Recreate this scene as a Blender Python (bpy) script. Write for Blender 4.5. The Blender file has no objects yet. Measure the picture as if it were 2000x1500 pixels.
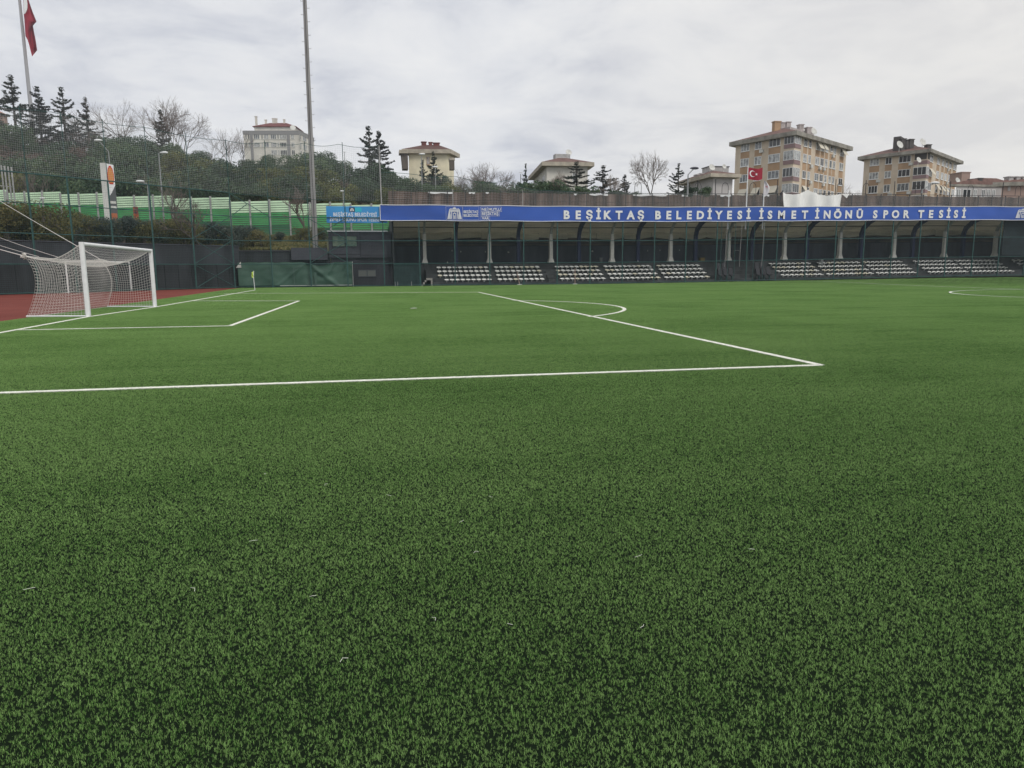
import bpy, math, random
import numpy as np
from mathutils import Vector, Matrix, noise as mnoise

# ---------------------------------------------------------------- camera
CAM = np.array([9.4466, -30.7573, 1.5731])
YAW, PITCH, ROLL, F = .1852, .1569, -.0066, 1426.25
cy, sy = math.cos(YAW), math.sin(YAW); cp, sp = math.cos(PITCH), math.sin(PITCH)
fwd = np.array([sy*cp, cy*cp, -sp]); rgt = np.array([cy, -sy, 0.]); upv = np.cross(rgt, fwd)
cr, sr = math.cos(ROLL), math.sin(ROLL)
rgt, upv = rgt*cr+upv*sr, upv*cr-rgt*sr
FH = np.array([sy, cy, 0.])

scene = bpy.context.scene
cam_data = bpy.data.cameras.new('camera')
cam = bpy.data.objects.new('camera', cam_data)
scene.collection.objects.link(cam)
cam_data.sensor_fit = 'HORIZONTAL'; cam_data.sensor_width = 36
cam_data.lens = F*36/2000; cam_data.clip_start = .05; cam_data.clip_end = 3000
M4 = Matrix(((rgt[0], upv[0], -fwd[0], CAM[0]), (rgt[1], upv[1], -fwd[1], CAM[1]), (rgt[2], upv[2], -fwd[2], CAM[2]), (0, 0, 0, 1)))
cam.matrix_world = M4
scene.camera = cam

# ---------------------------------------------------------------- world, sun, exposure
SUN_EL, SUN_AZ = math.radians(46), math.radians(150)      # azimuth from +Y towards +X
world = bpy.data.worlds.new('World'); scene.world = world; world.use_nodes = True
nt = world.node_tree; nt.nodes.clear()
def N(t, tree=None, **kw):
    n = (tree or nt).nodes.new(t)
    for k, v in kw.items():
        if k.startswith('_'): setattr(n, k[1:], v)
        else: n.inputs[k.replace('__', ' ')].default_value = v
    return n
L = nt.links.new
out = N('ShaderNodeOutputWorld')
sky = N('ShaderNodeTexSky'); sky.sky_type = 'NISHITA'; sky.sun_disc = False
sky.sun_elevation = SUN_EL; sky.sun_rotation = SUN_AZ
bg_sky = N('ShaderNodeBackground', Strength=.10); L(sky.outputs[0], bg_sky.inputs[0])
tc = N('ShaderNodeTexCoord')
sep = N('ShaderNodeSeparateXYZ'); L(tc.outputs['Generated'], sep.inputs[0])
zc = N('ShaderNodeMath', _operation='MAXIMUM'); zc.inputs[1].default_value = 0.0; L(sep.outputs[2], zc.inputs[0])
za = N('ShaderNodeMath', _operation='ADD'); za.inputs[1].default_value = .16; L(zc.outputs[0], za.inputs[0])
dx = N('ShaderNodeMath', _operation='DIVIDE'); L(sep.outputs[0], dx.inputs[0]); L(za.outputs[0], dx.inputs[1])
dy = N('ShaderNodeMath', _operation='DIVIDE'); L(sep.outputs[1], dy.inputs[0]); L(za.outputs[0], dy.inputs[1])
cmb = N('ShaderNodeCombineXYZ'); L(dx.outputs[0], cmb.inputs[0]); L(dy.outputs[0], cmb.inputs[1])
n1 = N('ShaderNodeTexNoise', Scale=.55, Detail=7, Roughness=.55, Distortion=.25); L(cmb.outputs[0], n1.inputs['Vector'])
n2 = N('ShaderNodeTexNoise', Scale=2.1, Detail=8, Roughness=.6, Distortion=.4); L(cmb.outputs[0], n2.inputs['Vector'])
mx = N('ShaderNodeMix', _data_type='FLOAT'); mx.inputs[0].default_value = .5
L(n1.outputs[0], mx.inputs[2]); L(n2.outputs[0], mx.inputs[3])
ramp = N('ShaderNodeValToRGB'); L(mx.outputs[0], ramp.inputs[0])
e = ramp.color_ramp.elements
e[0].position = .40; e[0].color = (.51, .53, .59, 1)
e[1].position = .60; e[1].color = (.79, .79, .79, 1)
m_ = e.new(.50); m_.color = (.69, .70, .725, 1)
# warm brighter band low over the horizon towards the sun side
dot = N('ShaderNodeVectorMath', _operation='DOT_PRODUCT'); L(tc.outputs['Generated'], dot.inputs[0])
dot.inputs[1].default_value = (math.sin(.95), math.cos(.95), .10)
wr = N('ShaderNodeMapRange'); L(dot.outputs['Value'], wr.inputs[0])
wr.inputs[1].default_value = .72; wr.inputs[2].default_value = 1.0; wr.inputs[3].default_value = 0; wr.inputs[4].default_value = .55
wm = N('ShaderNodeMix', _data_type='RGBA', _blend_type='MIX'); L(wr.outputs[0], wm.inputs[0]); L(ramp.outputs[0], wm.inputs[6])
wm.inputs[7].default_value = (.80, .765, .70, 1)
bg_cl = N('ShaderNodeBackground', Strength=1.10); L(wm.outputs[2], bg_cl.inputs[0])
ms = N('ShaderNodeMixShader'); ms.inputs[0].default_value = .94
L(bg_sky.outputs[0], ms.inputs[1]); L(bg_cl.outputs[0], ms.inputs[2]); L(ms.outputs[0], out.inputs[0])

sun_d = bpy.data.lights.new('sun', 'SUN'); sun_d.energy = 1.5; sun_d.angle = math.radians(22); sun_d.color = (1, .96, .9)
sun = bpy.data.objects.new('sun', sun_d); scene.collection.objects.link(sun)
sd = Vector((math.sin(SUN_AZ)*math.cos(SUN_EL), math.cos(SUN_AZ)*math.cos(SUN_EL), math.sin(SUN_EL)))
sun.rotation_euler = sd.to_track_quat('Z', 'Y').to_euler(); sun.location = (0, 0, 60)
vs = scene.view_settings; vs.view_transform = 'Standard'; vs.look = 'None'; vs.exposure = .10; vs.gamma = 1
scene.cycles.max_bounces = 6; scene.cycles.transparent_max_bounces = 12

# ---------------------------------------------------------------- from photograph pixels to real places
def ray(x, y): return fwd + rgt*(x-1000)/F + upv*(750-y)/F
def gz(x, y, z=0.):
    d = ray(x, y); return CAM + d*(z-CAM[2])/d[2]
def gy(x, y, Y):
    d = ray(x, y); return CAM + d*(Y-CAM[1])/d[1]
def gp(x, y, A, B):                     # on the vertical plane through A, B
    n = np.array([B[1]-A[1], A[0]-B[0], 0.]); d = ray(x, y)
    return CAM + d*(n@(np.array([A[0], A[1], 0.])-CAM))/(n@d)
def pt(x, y, dep):
    d = ray(x, y); return CAM + d*dep/(d@FH)
def smooth(t): t = max(0., min(1., t)); return t*t*(3-2*t)
def slope(X): return .42*smooth((X-28)/55.)*1.0      # the far side of the ground climbs gently to the right
def turf_z(X, Y): return slope(X)*smooth((Y-14)/24.)

# ---------------------------------------------------------------- materials
MATS = {}
def mat(name, col, rough=.7, spec=.35, metal=0, nscale=0, namt=.15, bump=0, bscale=None, detail=4, stretch=None, col2=None, alpha=None):
    if name in MATS: return MATS[name]
    m = bpy.data.materials.new(name); m.use_nodes = True; t = m.node_tree
    b = t.nodes['Principled BSDF']
    b.inputs['Base Color'].default_value = (*col, 1); b.inputs['Roughness'].default_value = rough
    b.inputs['Metallic'].default_value = metal; b.inputs['Specular IOR Level'].default_value = spec
    if nscale:
        g = N('ShaderNodeNewGeometry', t); mp = N('ShaderNodeMapping', t); t.links.new(g.outputs['Position'], mp.inputs[0])
        if stretch: mp.inputs['Scale'].default_value = stretch
        n = N('ShaderNodeTexNoise', t, Scale=nscale, Detail=detail, Roughness=.6); t.links.new(mp.outputs[0], n.inputs['Vector'])
        r = N('ShaderNodeValToRGB', t); t.links.new(n.outputs[0], r.inputs[0])
        c2 = col2 or tuple(min(1, c*(1+namt)) for c in col)
        c1 = tuple(c*(1-namt) for c in col) if not col2 else col
        r.color_ramp.elements[0].position = .36; r.color_ramp.elements[1].position = .64
        r.color_ramp.elements[0].color = (*c1, 1); r.color_ramp.elements[1].color = (*c2, 1)
        t.links.new(r.outputs[0], b.inputs['Base Color'])
    if bump:
        g = N('ShaderNodeNewGeometry', t)
        n = N('ShaderNodeTexNoise', t, Scale=bscale or 20, Detail=5, Roughness=.6); t.links.new(g.outputs['Position'], n.inputs['Vector'])
        bp = N('ShaderNodeBump', t, Strength=bump, Distance=.05); t.links.new(n.outputs[0], bp.inputs['Height'])
        t.links.new(bp.outputs[0], b.inputs['Normal'])
    MATS[name] = m; return m

def foliage(name, dark, mid, light, trans=.25, rough=.65, oscale=.6):
    m = bpy.data.materials.new(name); m.use_nodes = True; t = m.node_tree; b = t.nodes['Principled BSDF']
    g = N('ShaderNodeNewGeometry', t)
    oi = N('ShaderNodeObjectInfo', t)
    n = N('ShaderNodeTexNoise', t, Scale=oscale, Detail=3); t.links.new(g.outputs['Position'], n.inputs['Vector'])
    a = N('ShaderNodeMath', t, _operation='MULTIPLY_ADD'); t.links.new(g.outputs['Random Per Island'], a.inputs[0]); a.inputs[1].default_value = .45
    s = N('ShaderNodeMath', t, _operation='MULTIPLY_ADD'); t.links.new(n.outputs[0], s.inputs[0]); s.inputs[1].default_value = .8; s.inputs[2].default_value = -.25
    t.links.new(s.outputs[0], a.inputs[2])
    o2 = N('ShaderNodeMath', t, _operation='MULTIPLY_ADD'); t.links.new(oi.outputs['Random'], o2.inputs[0]); o2.inputs[1].default_value = .35; t.links.new(a.outputs[0], o2.inputs[2])
    r = N('ShaderNodeValToRGB', t); t.links.new(o2.outputs[0], r.inputs[0])
    r.color_ramp.elements[0].position = .1; r.color_ramp.elements[0].color = (*dark, 1)
    r.color_ramp.elements[1].position = .95; r.color_ramp.elements[1].color = (*light, 1)
    q = r.color_ramp.elements.new(.5); q.color = (*mid, 1)
    t.links.new(r.outputs[0], b.inputs['Base Color'])
    b.inputs['Roughness'].default_value = rough; b.inputs['Specular IOR Level'].default_value = .25
    if trans:
        tr = N('ShaderNodeBsdfTranslucent', t); t.links.new(r.outputs[0], tr.inputs[0])
        mxs = N('ShaderNodeMixShader', t); mxs.inputs[0].default_value = trans
        t.links.new(b.outputs[0], mxs.inputs[1]); t.links.new(tr.outputs[0], mxs.inputs[2])
        t.links.new(mxs.outputs[0], t.nodes['Material Output'].inputs[0])
    MATS[name] = m; return m

WHITE = mat('white_paint', (.78, .79, .78), .45, nscale=3, namt=.06)
DWHITE = mat('dirty_white', (.58, .58, .54), .7, nscale=2, namt=.14)
TEAL = mat('teal_steel', (.028, .085, .078), .45, nscale=2, namt=.2)
TEAL2 = mat('teal_wire', (.055, .12, .115), .5)
NAVY = mat('navy_steel', (.015, .022, .05), .5)
CHAR = mat('charcoal_paint', (.035, .037, .045), .75, nscale=.8, namt=.2, stretch=(1, 1, .3))
CHAR2 = mat('charcoal_render', (.028, .032, .036), .85, nscale=1.1, namt=.35, stretch=(1, 1, .15))
CHAR3 = mat('slate_paint', (.062, .064, .078), .65, nscale=.7, namt=.12)
DGLASS = mat('dark_glass', (.03, .035, .04), .12, spec=.6)
MGLASS = mat('reflecting_glass', (.13, .145, .155), .15, spec=.8, nscale=2.2, namt=.5)
LGLASS = mat('curtained_glass', (.34, .35, .35), .25, spec=.5, nscale=1.6, namt=.5)
GALV = mat('galvanised_steel', (.33, .33, .32), .55, nscale=1.5, namt=.18)
BARK = mat('bark', (.10, .085, .07), .9, nscale=4, namt=.3)
TWIG = mat('twig_bark', (.17, .14, .12), .9)

# ---------------------------------------------------------------- mesh building
WL = {}
class MB:
    def __init__(s): s.v = []; s.f = []; s.m = []
    def add(s, vs, fs, mi=0):
        o = len(s.v); s.v += [tuple(map(float, v)) for v in vs]
        s.f += [tuple(i+o for i in f) for f in fs]; s.m += [mi]*len(fs); return s
    def box(s, lo, hi, mi=0):
        x0, y0, z0 = lo; x1, y1, z1 = hi
        return s.add([(x0,y0,z0),(x1,y0,z0),(x1,y1,z0),(x0,y1,z0),(x0,y0,z1),(x1,y0,z1),(x1,y1,z1),(x0,y1,z1)],
                     [(0,3,2,1),(4,5,6,7),(0,1,5,4),(1,2,6,5),(2,3,7,6),(3,0,4,7)], mi)
    def obox(s, c, ax, ay, az, mi=0):        # oriented: centre and half axes
        c, ax, ay, az = map(np.array, (c, ax, ay, az))
        vs = [c+i*ax+j*ay+k*az for k in (-1, 1) for (i, j) in ((-1,-1),(1,-1),(1,1),(-1,1))]
        return s.add(vs, [(0,3,2,1),(4,5,6,7),(0,1,5,4),(1,2,6,5),(2,3,7,6),(3,0,4,7)], mi)
    def tube(s, pts, r, n=8, mi=0, cap=True):
        pts = [np.array(p, float) for p in pts]
        rs = r if isinstance(r, (list, tuple)) else [r]*len(pts)
        vs = []; fs = []
        prev = None
        for i, p in enumerate(pts):
            d = pts[min(i+1, len(pts)-1)]-pts[max(i-1, 0)]; d = d/(np.linalg.norm(d)+1e-9)
            if prev is None:
                a = np.array([0, 0, 1.]) if abs(d[2]) < .9 else np.array([1., 0, 0])
            else: a = prev
            u = a-d*(a@d); u /= np.linalg.norm(u)+1e-9; w = np.cross(d, u); prev = u
            for k in range(n):
                t = 2*math.pi*k/n; vs.append(p+rs[i]*(u*math.cos(t)+w*math.sin(t)))
        for i in range(len(pts)-1):
            for k in range(n):
                a = i*n+k; b = i*n+(k+1) % n; fs.append((a, b, b+n, a+n))
        if cap:
            fs.append(tuple(range(n))[::-1]); fs.append(tuple(range((len(pts)-1)*n, len(pts)*n)))
        return s.add(vs, fs, mi)
    def prism(s, poly, d, mi=0):             # 3-D polygon pushed along d
        n = len(poly); poly = [np.array(p, float) for p in poly]; d = np.array(d, float)
        return s.add(poly+[p+d for p in poly], [tuple(range(n)), tuple(range(2*n-1, n-1, -1))]+[(i, i+n, (i+1) % n+n, (i+1) % n) for i in range(n)], mi)
    def sheet(s, P, nu, nv, mi=0, thick=None):
        vs = [P(i/nu, j/nv) for j in range(nv+1) for i in range(nu+1)]
        fs = [(j*(nu+1)+i, j*(nu+1)+i+1, (j+1)*(nu+1)+i+1, (j+1)*(nu+1)+i) for j in range(nv) for i in range(nu)]
        s.add(vs, fs, mi)
        if thick is not None:
            t = np.array(thick, float); s.add([np.array(v)+t for v in vs], [f[::-1] for f in fs], mi)
        return s

def link(name, me, parent=None, loc=None, smooth_=False):
    o = bpy.data.objects.new(name, me); scene.collection.objects.link(o)
    if parent is not None: o.parent = parent
    elif loc is not None: o.location = tuple(loc)
    return o
def part(name, mb, material, parent=None, loc=None, sm=False):
    """one mesh object; world coordinates are taken relative to its root"""
    base = WL.get(parent.name) if parent is not None else (np.array(loc, float) if loc is not None else np.zeros(3))
    me = bpy.data.meshes.new(name)
    if isinstance(mb, MB):
        V = np.array(mb.v, float).reshape(-1, 3)-base
        me.from_pydata(V.tolist(), [], mb.f)
        mats = material if isinstance(material, (list, tuple)) else [material]
        for m in mats: me.materials.append(m)
        if len(mats) > 1: me.polygons.foreach_set('material_index', mb.m)
    else:
        V, Fq = mb; V = np.asarray(V, float)-base; k = Fq.shape[1]
        me.vertices.add(len(V)); me.vertices.foreach_set('co', V.ravel())
        me.loops.add(Fq.size); me.loops.foreach_set('vertex_index', Fq.ravel().astype(np.int32))
        me.polygons.add(len(Fq)); me.polygons.foreach_set('loop_start', np.arange(0, Fq.size, k, dtype=np.int32))
        me.update(calc_edges=True); me.materials.append(material)
    if sm: me.polygons.foreach_set('use_smooth', [True]*len(me.polygons))
    me.update()
    o = link(name, me, parent, loc if parent is None else None)
    WL[o.name] = base
    return o
def tag(o, label=None, cat=None, group=None, kind=None):
    if label: o['label'] = label
    if cat: o['category'] = cat
    if group: o['group'] = group
    if kind: o['kind'] = kind
    return o
def thing(name, label, cat, loc, group=None):
    o = bpy.data.objects.new(name, None); scene.collection.objects.link(o); o.location = tuple(map(float, loc))
    o.empty_display_size = .3
    WL[o.name] = np.array(loc, float); return tag(o, label, cat, group)
def copy_tree(o, loc=None, rz=0, sc=None, label=None, group=None, parent=None):
    c = o.copy(); scene.collection.objects.link(c)
    WL[c.name] = np.array(loc if loc is not None else WL.get(o.name, (0, 0, 0)), float)
    if parent is not None: c.parent = parent
    if loc is not None:
        c.location = tuple(map(float, loc)); c.rotation_euler = (0, 0, rz)
        if sc is not None: c.scale = (sc, sc, sc) if not hasattr(sc, '__len__') else sc
    if label: c['label'] = label
    if group: c['group'] = group
    for ch in list(o.children): copy_tree(ch, parent=c)
    return c
def tubes(P0, P1, r, n=3):                   # many thin struts at once (numpy)
    P0 = np.asarray(P0, float); P1 = np.asarray(P1, float)
    d = P1-P0; d /= np.linalg.norm(d, axis=1, keepdims=True)+1e-9
    a = np.where(np.abs(d[:, 2:3]) < .9, np.array([[0, 0, 1.]]), np.array([[1., 0, 0]]))
    u = np.cross(d, a); u /= np.linalg.norm(u, axis=1, keepdims=True); w = np.cross(d, u)
    r = np.broadcast_to(np.asarray(r, float).reshape(-1, 1) if np.ndim(r) else np.array([[r]]), (len(P0), 1))
    ring = [u*math.cos(2*math.pi*k/n)+w*math.sin(2*math.pi*k/n) for k in range(n)]
    V = np.stack([P0+r*q for q in ring]+[P1+r*q for q in ring], 1)      # (m, 2n, 3)
    base = (np.arange(len(P0))*2*n)[:, None, None]
    fq = np.array([[k, (k+1) % n, (k+1) % n+n, k+n] for k in range(n)])[None]
    return V.reshape(-1, 3), (base+fq).reshape(-1, 4)
def net_tubes(P, nu, nv, r, skip=None):      # rope net over a surface P(u, v) given on arrays
    U, Vv = np.meshgrid(np.linspace(0, 1, nu+1), np.linspace(0, 1, nv+1)); G = P(U, Vv)
    a = G[:, :-1].reshape(-1, 3); b = G[:, 1:].reshape(-1, 3); c = G[:-1].reshape(-1, 3); d = G[1:].reshape(-1, 3)
    return tubes(np.concatenate([a, c]), np.concatenate([b, d]), r)
def text_mb(body, x0, z0, h, to3d, w=None, bold=.0, depth=.012, centre=False):
    """flat lettering as mesh: cap height h, lower left at x0, z0; to3d maps (x, z, d) to the world"""
    cu = bpy.data.curves.new('lettering', 'FONT'); cu.body = body; cu.size = 1.0; cu.offset = bold; cu.resolution_u = 3
    ob = bpy.data.objects.new('lettering_tmp', cu); scene.collection.objects.link(ob)
    dg = bpy.context.evaluated_depsgraph_get(); dg.update()
    me = bpy.data.meshes.new_from_object(ob.evaluated_get(dg))
    V = np.array([v.co[:] for v in me.vertices]).reshape(-1, 3); fs = [tuple(p.vertices) for p in me.polygons]
    bpy.data.objects.remove(ob); bpy.data.curves.remove(cu); bpy.data.meshes.remove(me)
    if not len(V): return MB()
    capr = .729 if True else 1
    s = h/capr; V = V*s
    wid = V[:, 0].max()-V[:, 0].min(); sx = (w/wid) if w else 1
    V[:, 0] = (V[:, 0]-V[:, 0].min())*sx
    if centre: V[:, 0] -= wid*sx/2
    mb = MB(); mb.add([to3d(x0+v[0], z0+v[1], 0) for v in V], fs); return mb

rng = np.random.default_rng(5); random.seed(5)

# ================================================================ GROUND
FY = 39.5                                       # the long fence stands on this line
WA = gz(455, 562); WA = np.array([-2.85, FY])    # corner of the fences
WB = np.array([-16.2, 25.4]); wd = (WB-WA)/np.linalg.norm(WB-WA); wn = np.array([wd[1], -wd[0]])   # side wall direction
if wn @ (np.array([0, 0])-WA) > 0: wn = -wn      # wn points away from the pitch
WE = WA+wd*62                                    # the wall runs on out of the picture
TX = -2.35                                       # edge between turf and track

g = MB(); g.add([(-330, -76, -.30), (380, -76, -.30), (380, 480, -.30), (-330, 480, -.30)], [(0, 1, 2, 3)])
tag(part('ground', g, mat('earth', (.07, .065, .05), .95, nscale=.3, namt=.3)), kind='structure')
tr = MB(); tr.add([(TX, -70, -.012), (TX, FY+.4, -.012), (WA[0]-.3, FY+.4, -.012), (WE[0], WE[1], -.012), (WE[0], -70, -.012)], [(0, 1, 2, 3, 4)])
tag(part('running_track', tr, mat('red_rubber', (.165, .040, .030), .92, nscale=.35, bump=.3, bscale=60, col2=(.21, .056, .042), detail=8, spec=.15)), kind='structure')
ap = MB()
xs = np.linspace(-3.6, 112, 48)
ap.sheet(lambda u, v: (-3.2+u*118, FY-.5+v*12, turf_z(-3.2+u*118, FY)-.06), 40, 2)
tag(part('pavement', ap, mat('apron_asphalt', (.05, .052, .05), .9, nscale=.6, namt=.3)), kind='structure')

# ---- turf base: the dark rubber infill and matted fibre the blades stand in
def turf_material(name, blades):
    m = bpy.data.materials.new(name); m.use_nodes = True; t = m.node_tree; b = t.nodes['Principled BSDF']
    g = N('ShaderNodeNewGeometry', t); P = g.outputs['Position']
    big = N('ShaderNodeTexNoise', t, Scale=.22, Detail=5, Roughness=.62); t.links.new(P, big.inputs['Vector'])
    mp = N('ShaderNodeMapping', t); mp.inputs['Scale'].default_value = (.10, 1.3, 1); t.links.new(P, mp.inputs[0])
    streak = N('ShaderNodeTexNoise', t, Scale=1.0, Detail=4, Roughness=.6); t.links.new(mp.outputs[0], streak.inputs['Vector'])
    med = N('ShaderNodeTexNoise', t, Scale=6.5, Detail=6, Roughness=.8); t.links.new(P, med.inputs['Vector'])
    s1 = N('ShaderNodeMath', t, _operation='MULTIPLY_ADD'); t.links.new(big.outputs[0], s1.inputs[0]); s1.inputs[1].default_value = .95
    s2 = N('ShaderNodeMath', t, _operation='MULTIPLY_ADD'); t.links.new(streak.outputs[0], s2.inputs[0]); s2.inputs[1].default_value = .60; t.links.new(s1.outputs[0], s2.inputs[2])
    s3 = N('ShaderNodeMath', t, _operation='MULTIPLY_ADD'); t.links.new(med.outputs[0], s3.inputs[0]); s3.inputs[1].default_value = 1.15; t.links.new(s2.outputs[0], s3.inputs[2])
    r = N('ShaderNodeValToRGB', t)
    if blades:
        fine = N('ShaderNodeTexNoise', t, Scale=34, Detail=3, Roughness=.6); t.links.new(P, fine.inputs['Vector'])
        s4 = N('ShaderNodeMath', t, _operation='MULTIPLY_ADD'); t.links.new(fine.outputs[0], s4.inputs[0]); s4.inputs[1].default_value = .9; t.links.new(s3.outputs[0], s4.inputs[2]); s3 = s4
        a = N('ShaderNodeMath', t, _operation='MULTIPLY_ADD'); t.links.new(g.outputs['Random Per Island'], a.inputs[0]); a.inputs[1].default_value = .80
        o_ = N('ShaderNodeMath', t, _operation='SUBTRACT'); t.links.new(s3.outputs[0], o_.inputs[0]); o_.inputs[1].default_value = 1.655
        t.links.new(o_.outputs[0], a.inputs[2]); t.links.new(a.outputs[0], r.inputs[0])
        el = r.color_ramp.elements
        el[0].position = .26; el[0].color = (.004, .017, .007, 1)
        el[1].position = 1.0; el[1].color = (.27, .44, .14, 1)
        q = el.new(.50); q.color = (.027, .104, .015, 1)
        q = el.new(.72); q.color = (.098, .240, .044, 1)
    else:
        o_ = N('ShaderNodeMath', t, _operation='SUBTRACT'); t.links.new(s3.outputs[0], o_.inputs[0]); o_.inputs[1].default_value = .3; t.links.new(o_.outputs[0], r.inputs[0])
        el = r.color_ramp.elements
        el[0].position = .25; el[0].color = (.004, .006, .004, 1)
        el[1].position = .8; el[1].color = (.009, .016, .008, 1)
    t.links.new(r.outputs[0], b.inputs['Base Color'])
    b.inputs['Roughness'].default_value = .55 if blades else .95; b.inputs['Specular IOR Level'].default_value = .08 if blades else .03
    if blades:
        trl = N('ShaderNodeBsdfTranslucent', t); t.links.new(r.outputs[0], trl.inputs[0])
        mxs = N('ShaderNodeMixShader', t); mxs.inputs[0].default_value = .06
        t.links.new(b.outputs[0], mxs.inputs[1]); t.links.new(trl.outputs[0], mxs.inputs[2]); t.links.new(mxs.outputs[0], t.nodes['Material Output'].inputs[0])
    return m
BLADE = turf_material('turf_blades', True); INFILL = turf_material('turf_infill', False)
tb = MB()
tb.sheet(lambda u, v: (TX+u*(112-TX), -60+v*(FY-.35+60), turf_z(TX+u*(112-TX), -60+v*(FY-.35+60))), 60, 90)
tag(part('turf_pitch', tb, INFILL), kind='structure')

def blade_patch(name, W, H, n, hmin, hmax, wid, seed, material, z0=0.):
    r = np.random.default_rng(seed)
    gk = 56; gr = r.uniform(0, 1, (gk, gk))
    def field(x, y):        # matting of the pile, repeats with the patch edge
        u = (x/W*gk) % gk; v = (y/H*gk) % gk; i = u.astype(int) % gk; j = v.astype(int) % gk; fu, fv = u-u.astype(int), v-v.astype(int); i1, j1 = (i+1) % gk, (j+1) % gk
        return gr[i, j]*(1-fu)*(1-fv)+gr[i1, j]*fu*(1-fv)+gr[i, j1]*(1-fu)*fv+gr[i1, j1]*fu*fv
    # fibres come in tufts of a few
    nt_ = n//5; tx = r.uniform(0, W, nt_); ty = r.uniform(0, H, nt_); tl = r.uniform(0, 2*math.pi, nt_)
    idx = np.repeat(np.arange(nt_), 5); n = len(idx)
    x = tx[idx]+r.normal(0, .0022, n); y = ty[idx]+r.normal(0, .0022, n)
    a = tl[idx]+r.normal(0, 1.0, n); h = r.uniform(hmin, hmax, n); h = h*(.72+.56*np.clip(field(x, y), 0, 1)); lean = np.abs(r.normal(.38, .35, n))*h
    w = wid*r.uniform(.7, 1.3, n); d = np.stack([np.cos(a), np.sin(a), 0*a], 1)
    ta = a+math.pi/2+r.normal(0, .5, n); sdir = np.stack([np.cos(ta), np.sin(ta), 0*ta], 1)*w[:, None]/2
    B = np.stack([x, y, np.full(n, z0)], 1)
    mid = B+d*(lean*.35)[:, None]+np.array([0, 0, 1.])*(h*.7)[:, None]
    tip = B+d*(lean*1.15)[:, None]+np.array([0, 0, 1.])*(h*r.uniform(.75, 1.05, n))[:, None]
    V = np.stack([B-sdir, B+sdir, mid+sdir*.9, mid-sdir*.9, tip+sdir*.25, tip-sdir*.25], 1).reshape(-1, 3)
    k = (np.arange(n)*6)[:, None]
    Fq = np.concatenate([k+np.array([[0, 1, 2, 3]]), k+np.array([[3, 2, 4, 5]])], 1).reshape(-1, 4)
    me = bpy.data.meshes.new(name); me.vertices.add(len(V)); me.vertices.foreach_set('co', V.ravel())
    me.loops.add(Fq.size); me.loops.foreach_set('vertex_index', Fq.ravel().astype(np.int32))
    me.polygons.add(len(Fq)); me.polygons.foreach_set('loop_start', np.arange(0, Fq.size, 4, dtype=np.int32))
    me.update(calc_edges=True); me.materials.append(material); return me
gcol = bpy.data.collections.new('blade_patches')
for k in range(5):
    me = blade_patch('blade_patch', 1.0, 1.0, 46000, .005, .0130, .0008, 100+k, BLADE)
    for v in me.vertices: pass
    V = np.empty(len(me.vertices)*3); me.vertices.foreach_get('co', V); V = V.reshape(-1, 3); V[:, :2] -= .5; me.vertices.foreach_set('co', V.ravel()); me.update()
    o = bpy.data.objects.new('blade_patch', me); gcol.objects.link(o)
pts_ = []
TURF_DEPTH = 75
for X in np.arange(TX+.5, 110, 1.0):
    for Y in np.arange(-29.5, FY-.8, 1.0):
        p = np.array([X, Y, 0])-CAM; dep = p@FH
        if dep < 1.0 or dep > TURF_DEPTH: continue
        lat = p@np.array([cy, -sy, 0])
        if abs(lat) > dep*.72+3.2: continue
        pts_.append((X, Y, turf_z(X, Y)))
me = bpy.data.meshes.new('grass'); me.from_pydata(pts_, [], []); me.materials.append(BLADE)
grass = link('grass', me); tag(grass, kind='stuff', label='short green artificial grass fibres covering the pitch', cat='grass')
ng = bpy.data.node_groups.new('grass_scatter', 'GeometryNodeTree')
ng.interface.new_socket('Geometry', in_out='INPUT', socket_type='NodeSocketGeometry')
ng.interface.new_socket('Geometry', in_out='OUTPUT', socket_type='NodeSocketGeometry')
gi = ng.nodes.new('NodeGroupInput'); go = ng.nodes.new('NodeGroupOutput')
ip = ng.nodes.new('GeometryNodeInstanceOnPoints'); ci = ng.nodes.new('GeometryNodeCollectionInfo')
ci.inputs['Collection'].default_value = gcol; ci.inputs['Separate Children'].default_value = True; ci.inputs['Reset Children'].default_value = True
ri = ng.nodes.new('FunctionNodeRandomValue'); ri.data_type = 'INT'
[s_ for s_ in ri.inputs if s_.type == 'INT' and s_.name == 'Max'][0].default_value = 4
[s_ for s_ in ri.inputs if s_.type == 'INT' and s_.name == 'Min'][0].default_value = 0
rr = ng.nodes.new('FunctionNodeRandomValue'); rr.data_type = 'INT'
[s_ for s_ in rr.inputs if s_.type == 'INT' and s_.name == 'Max'][0].default_value = 3
[s_ for s_ in rr.inputs if s_.type == 'INT' and s_.name == 'Min'][0].default_value = 0
[s_ for s_ in rr.inputs if s_.name == 'Seed'][0].default_value = 7
mm = ng.nodes.new('ShaderNodeMath'); mm.operation = 'MULTIPLY'; mm.inputs[1].default_value = math.pi/2
cx_ = ng.nodes.new('ShaderNodeCombineXYZ')
io = [o_ for o_ in ri.outputs if o_.type == 'INT'][0]; ro = [o_ for o_ in rr.outputs if o_.type == 'INT'][0]
ng.links.new(gi.outputs[0], ip.inputs['Points']); ng.links.new(ci.outputs[0], ip.inputs['Instance'])
ip.inputs['Pick Instance'].default_value = True
ng.links.new(io, ip.inputs['Instance Index']); ng.links.new(ro, mm.inputs[0]); ng.links.new(mm.outputs[0], cx_.inputs[2])
ng.links.new(cx_.outputs[0], ip.inputs['Rotation']); ng.links.new(ip.outputs[0], go.inputs[0])
md = grass.modifiers.new('scatter', 'NODES'); md.node_group = ng

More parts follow.
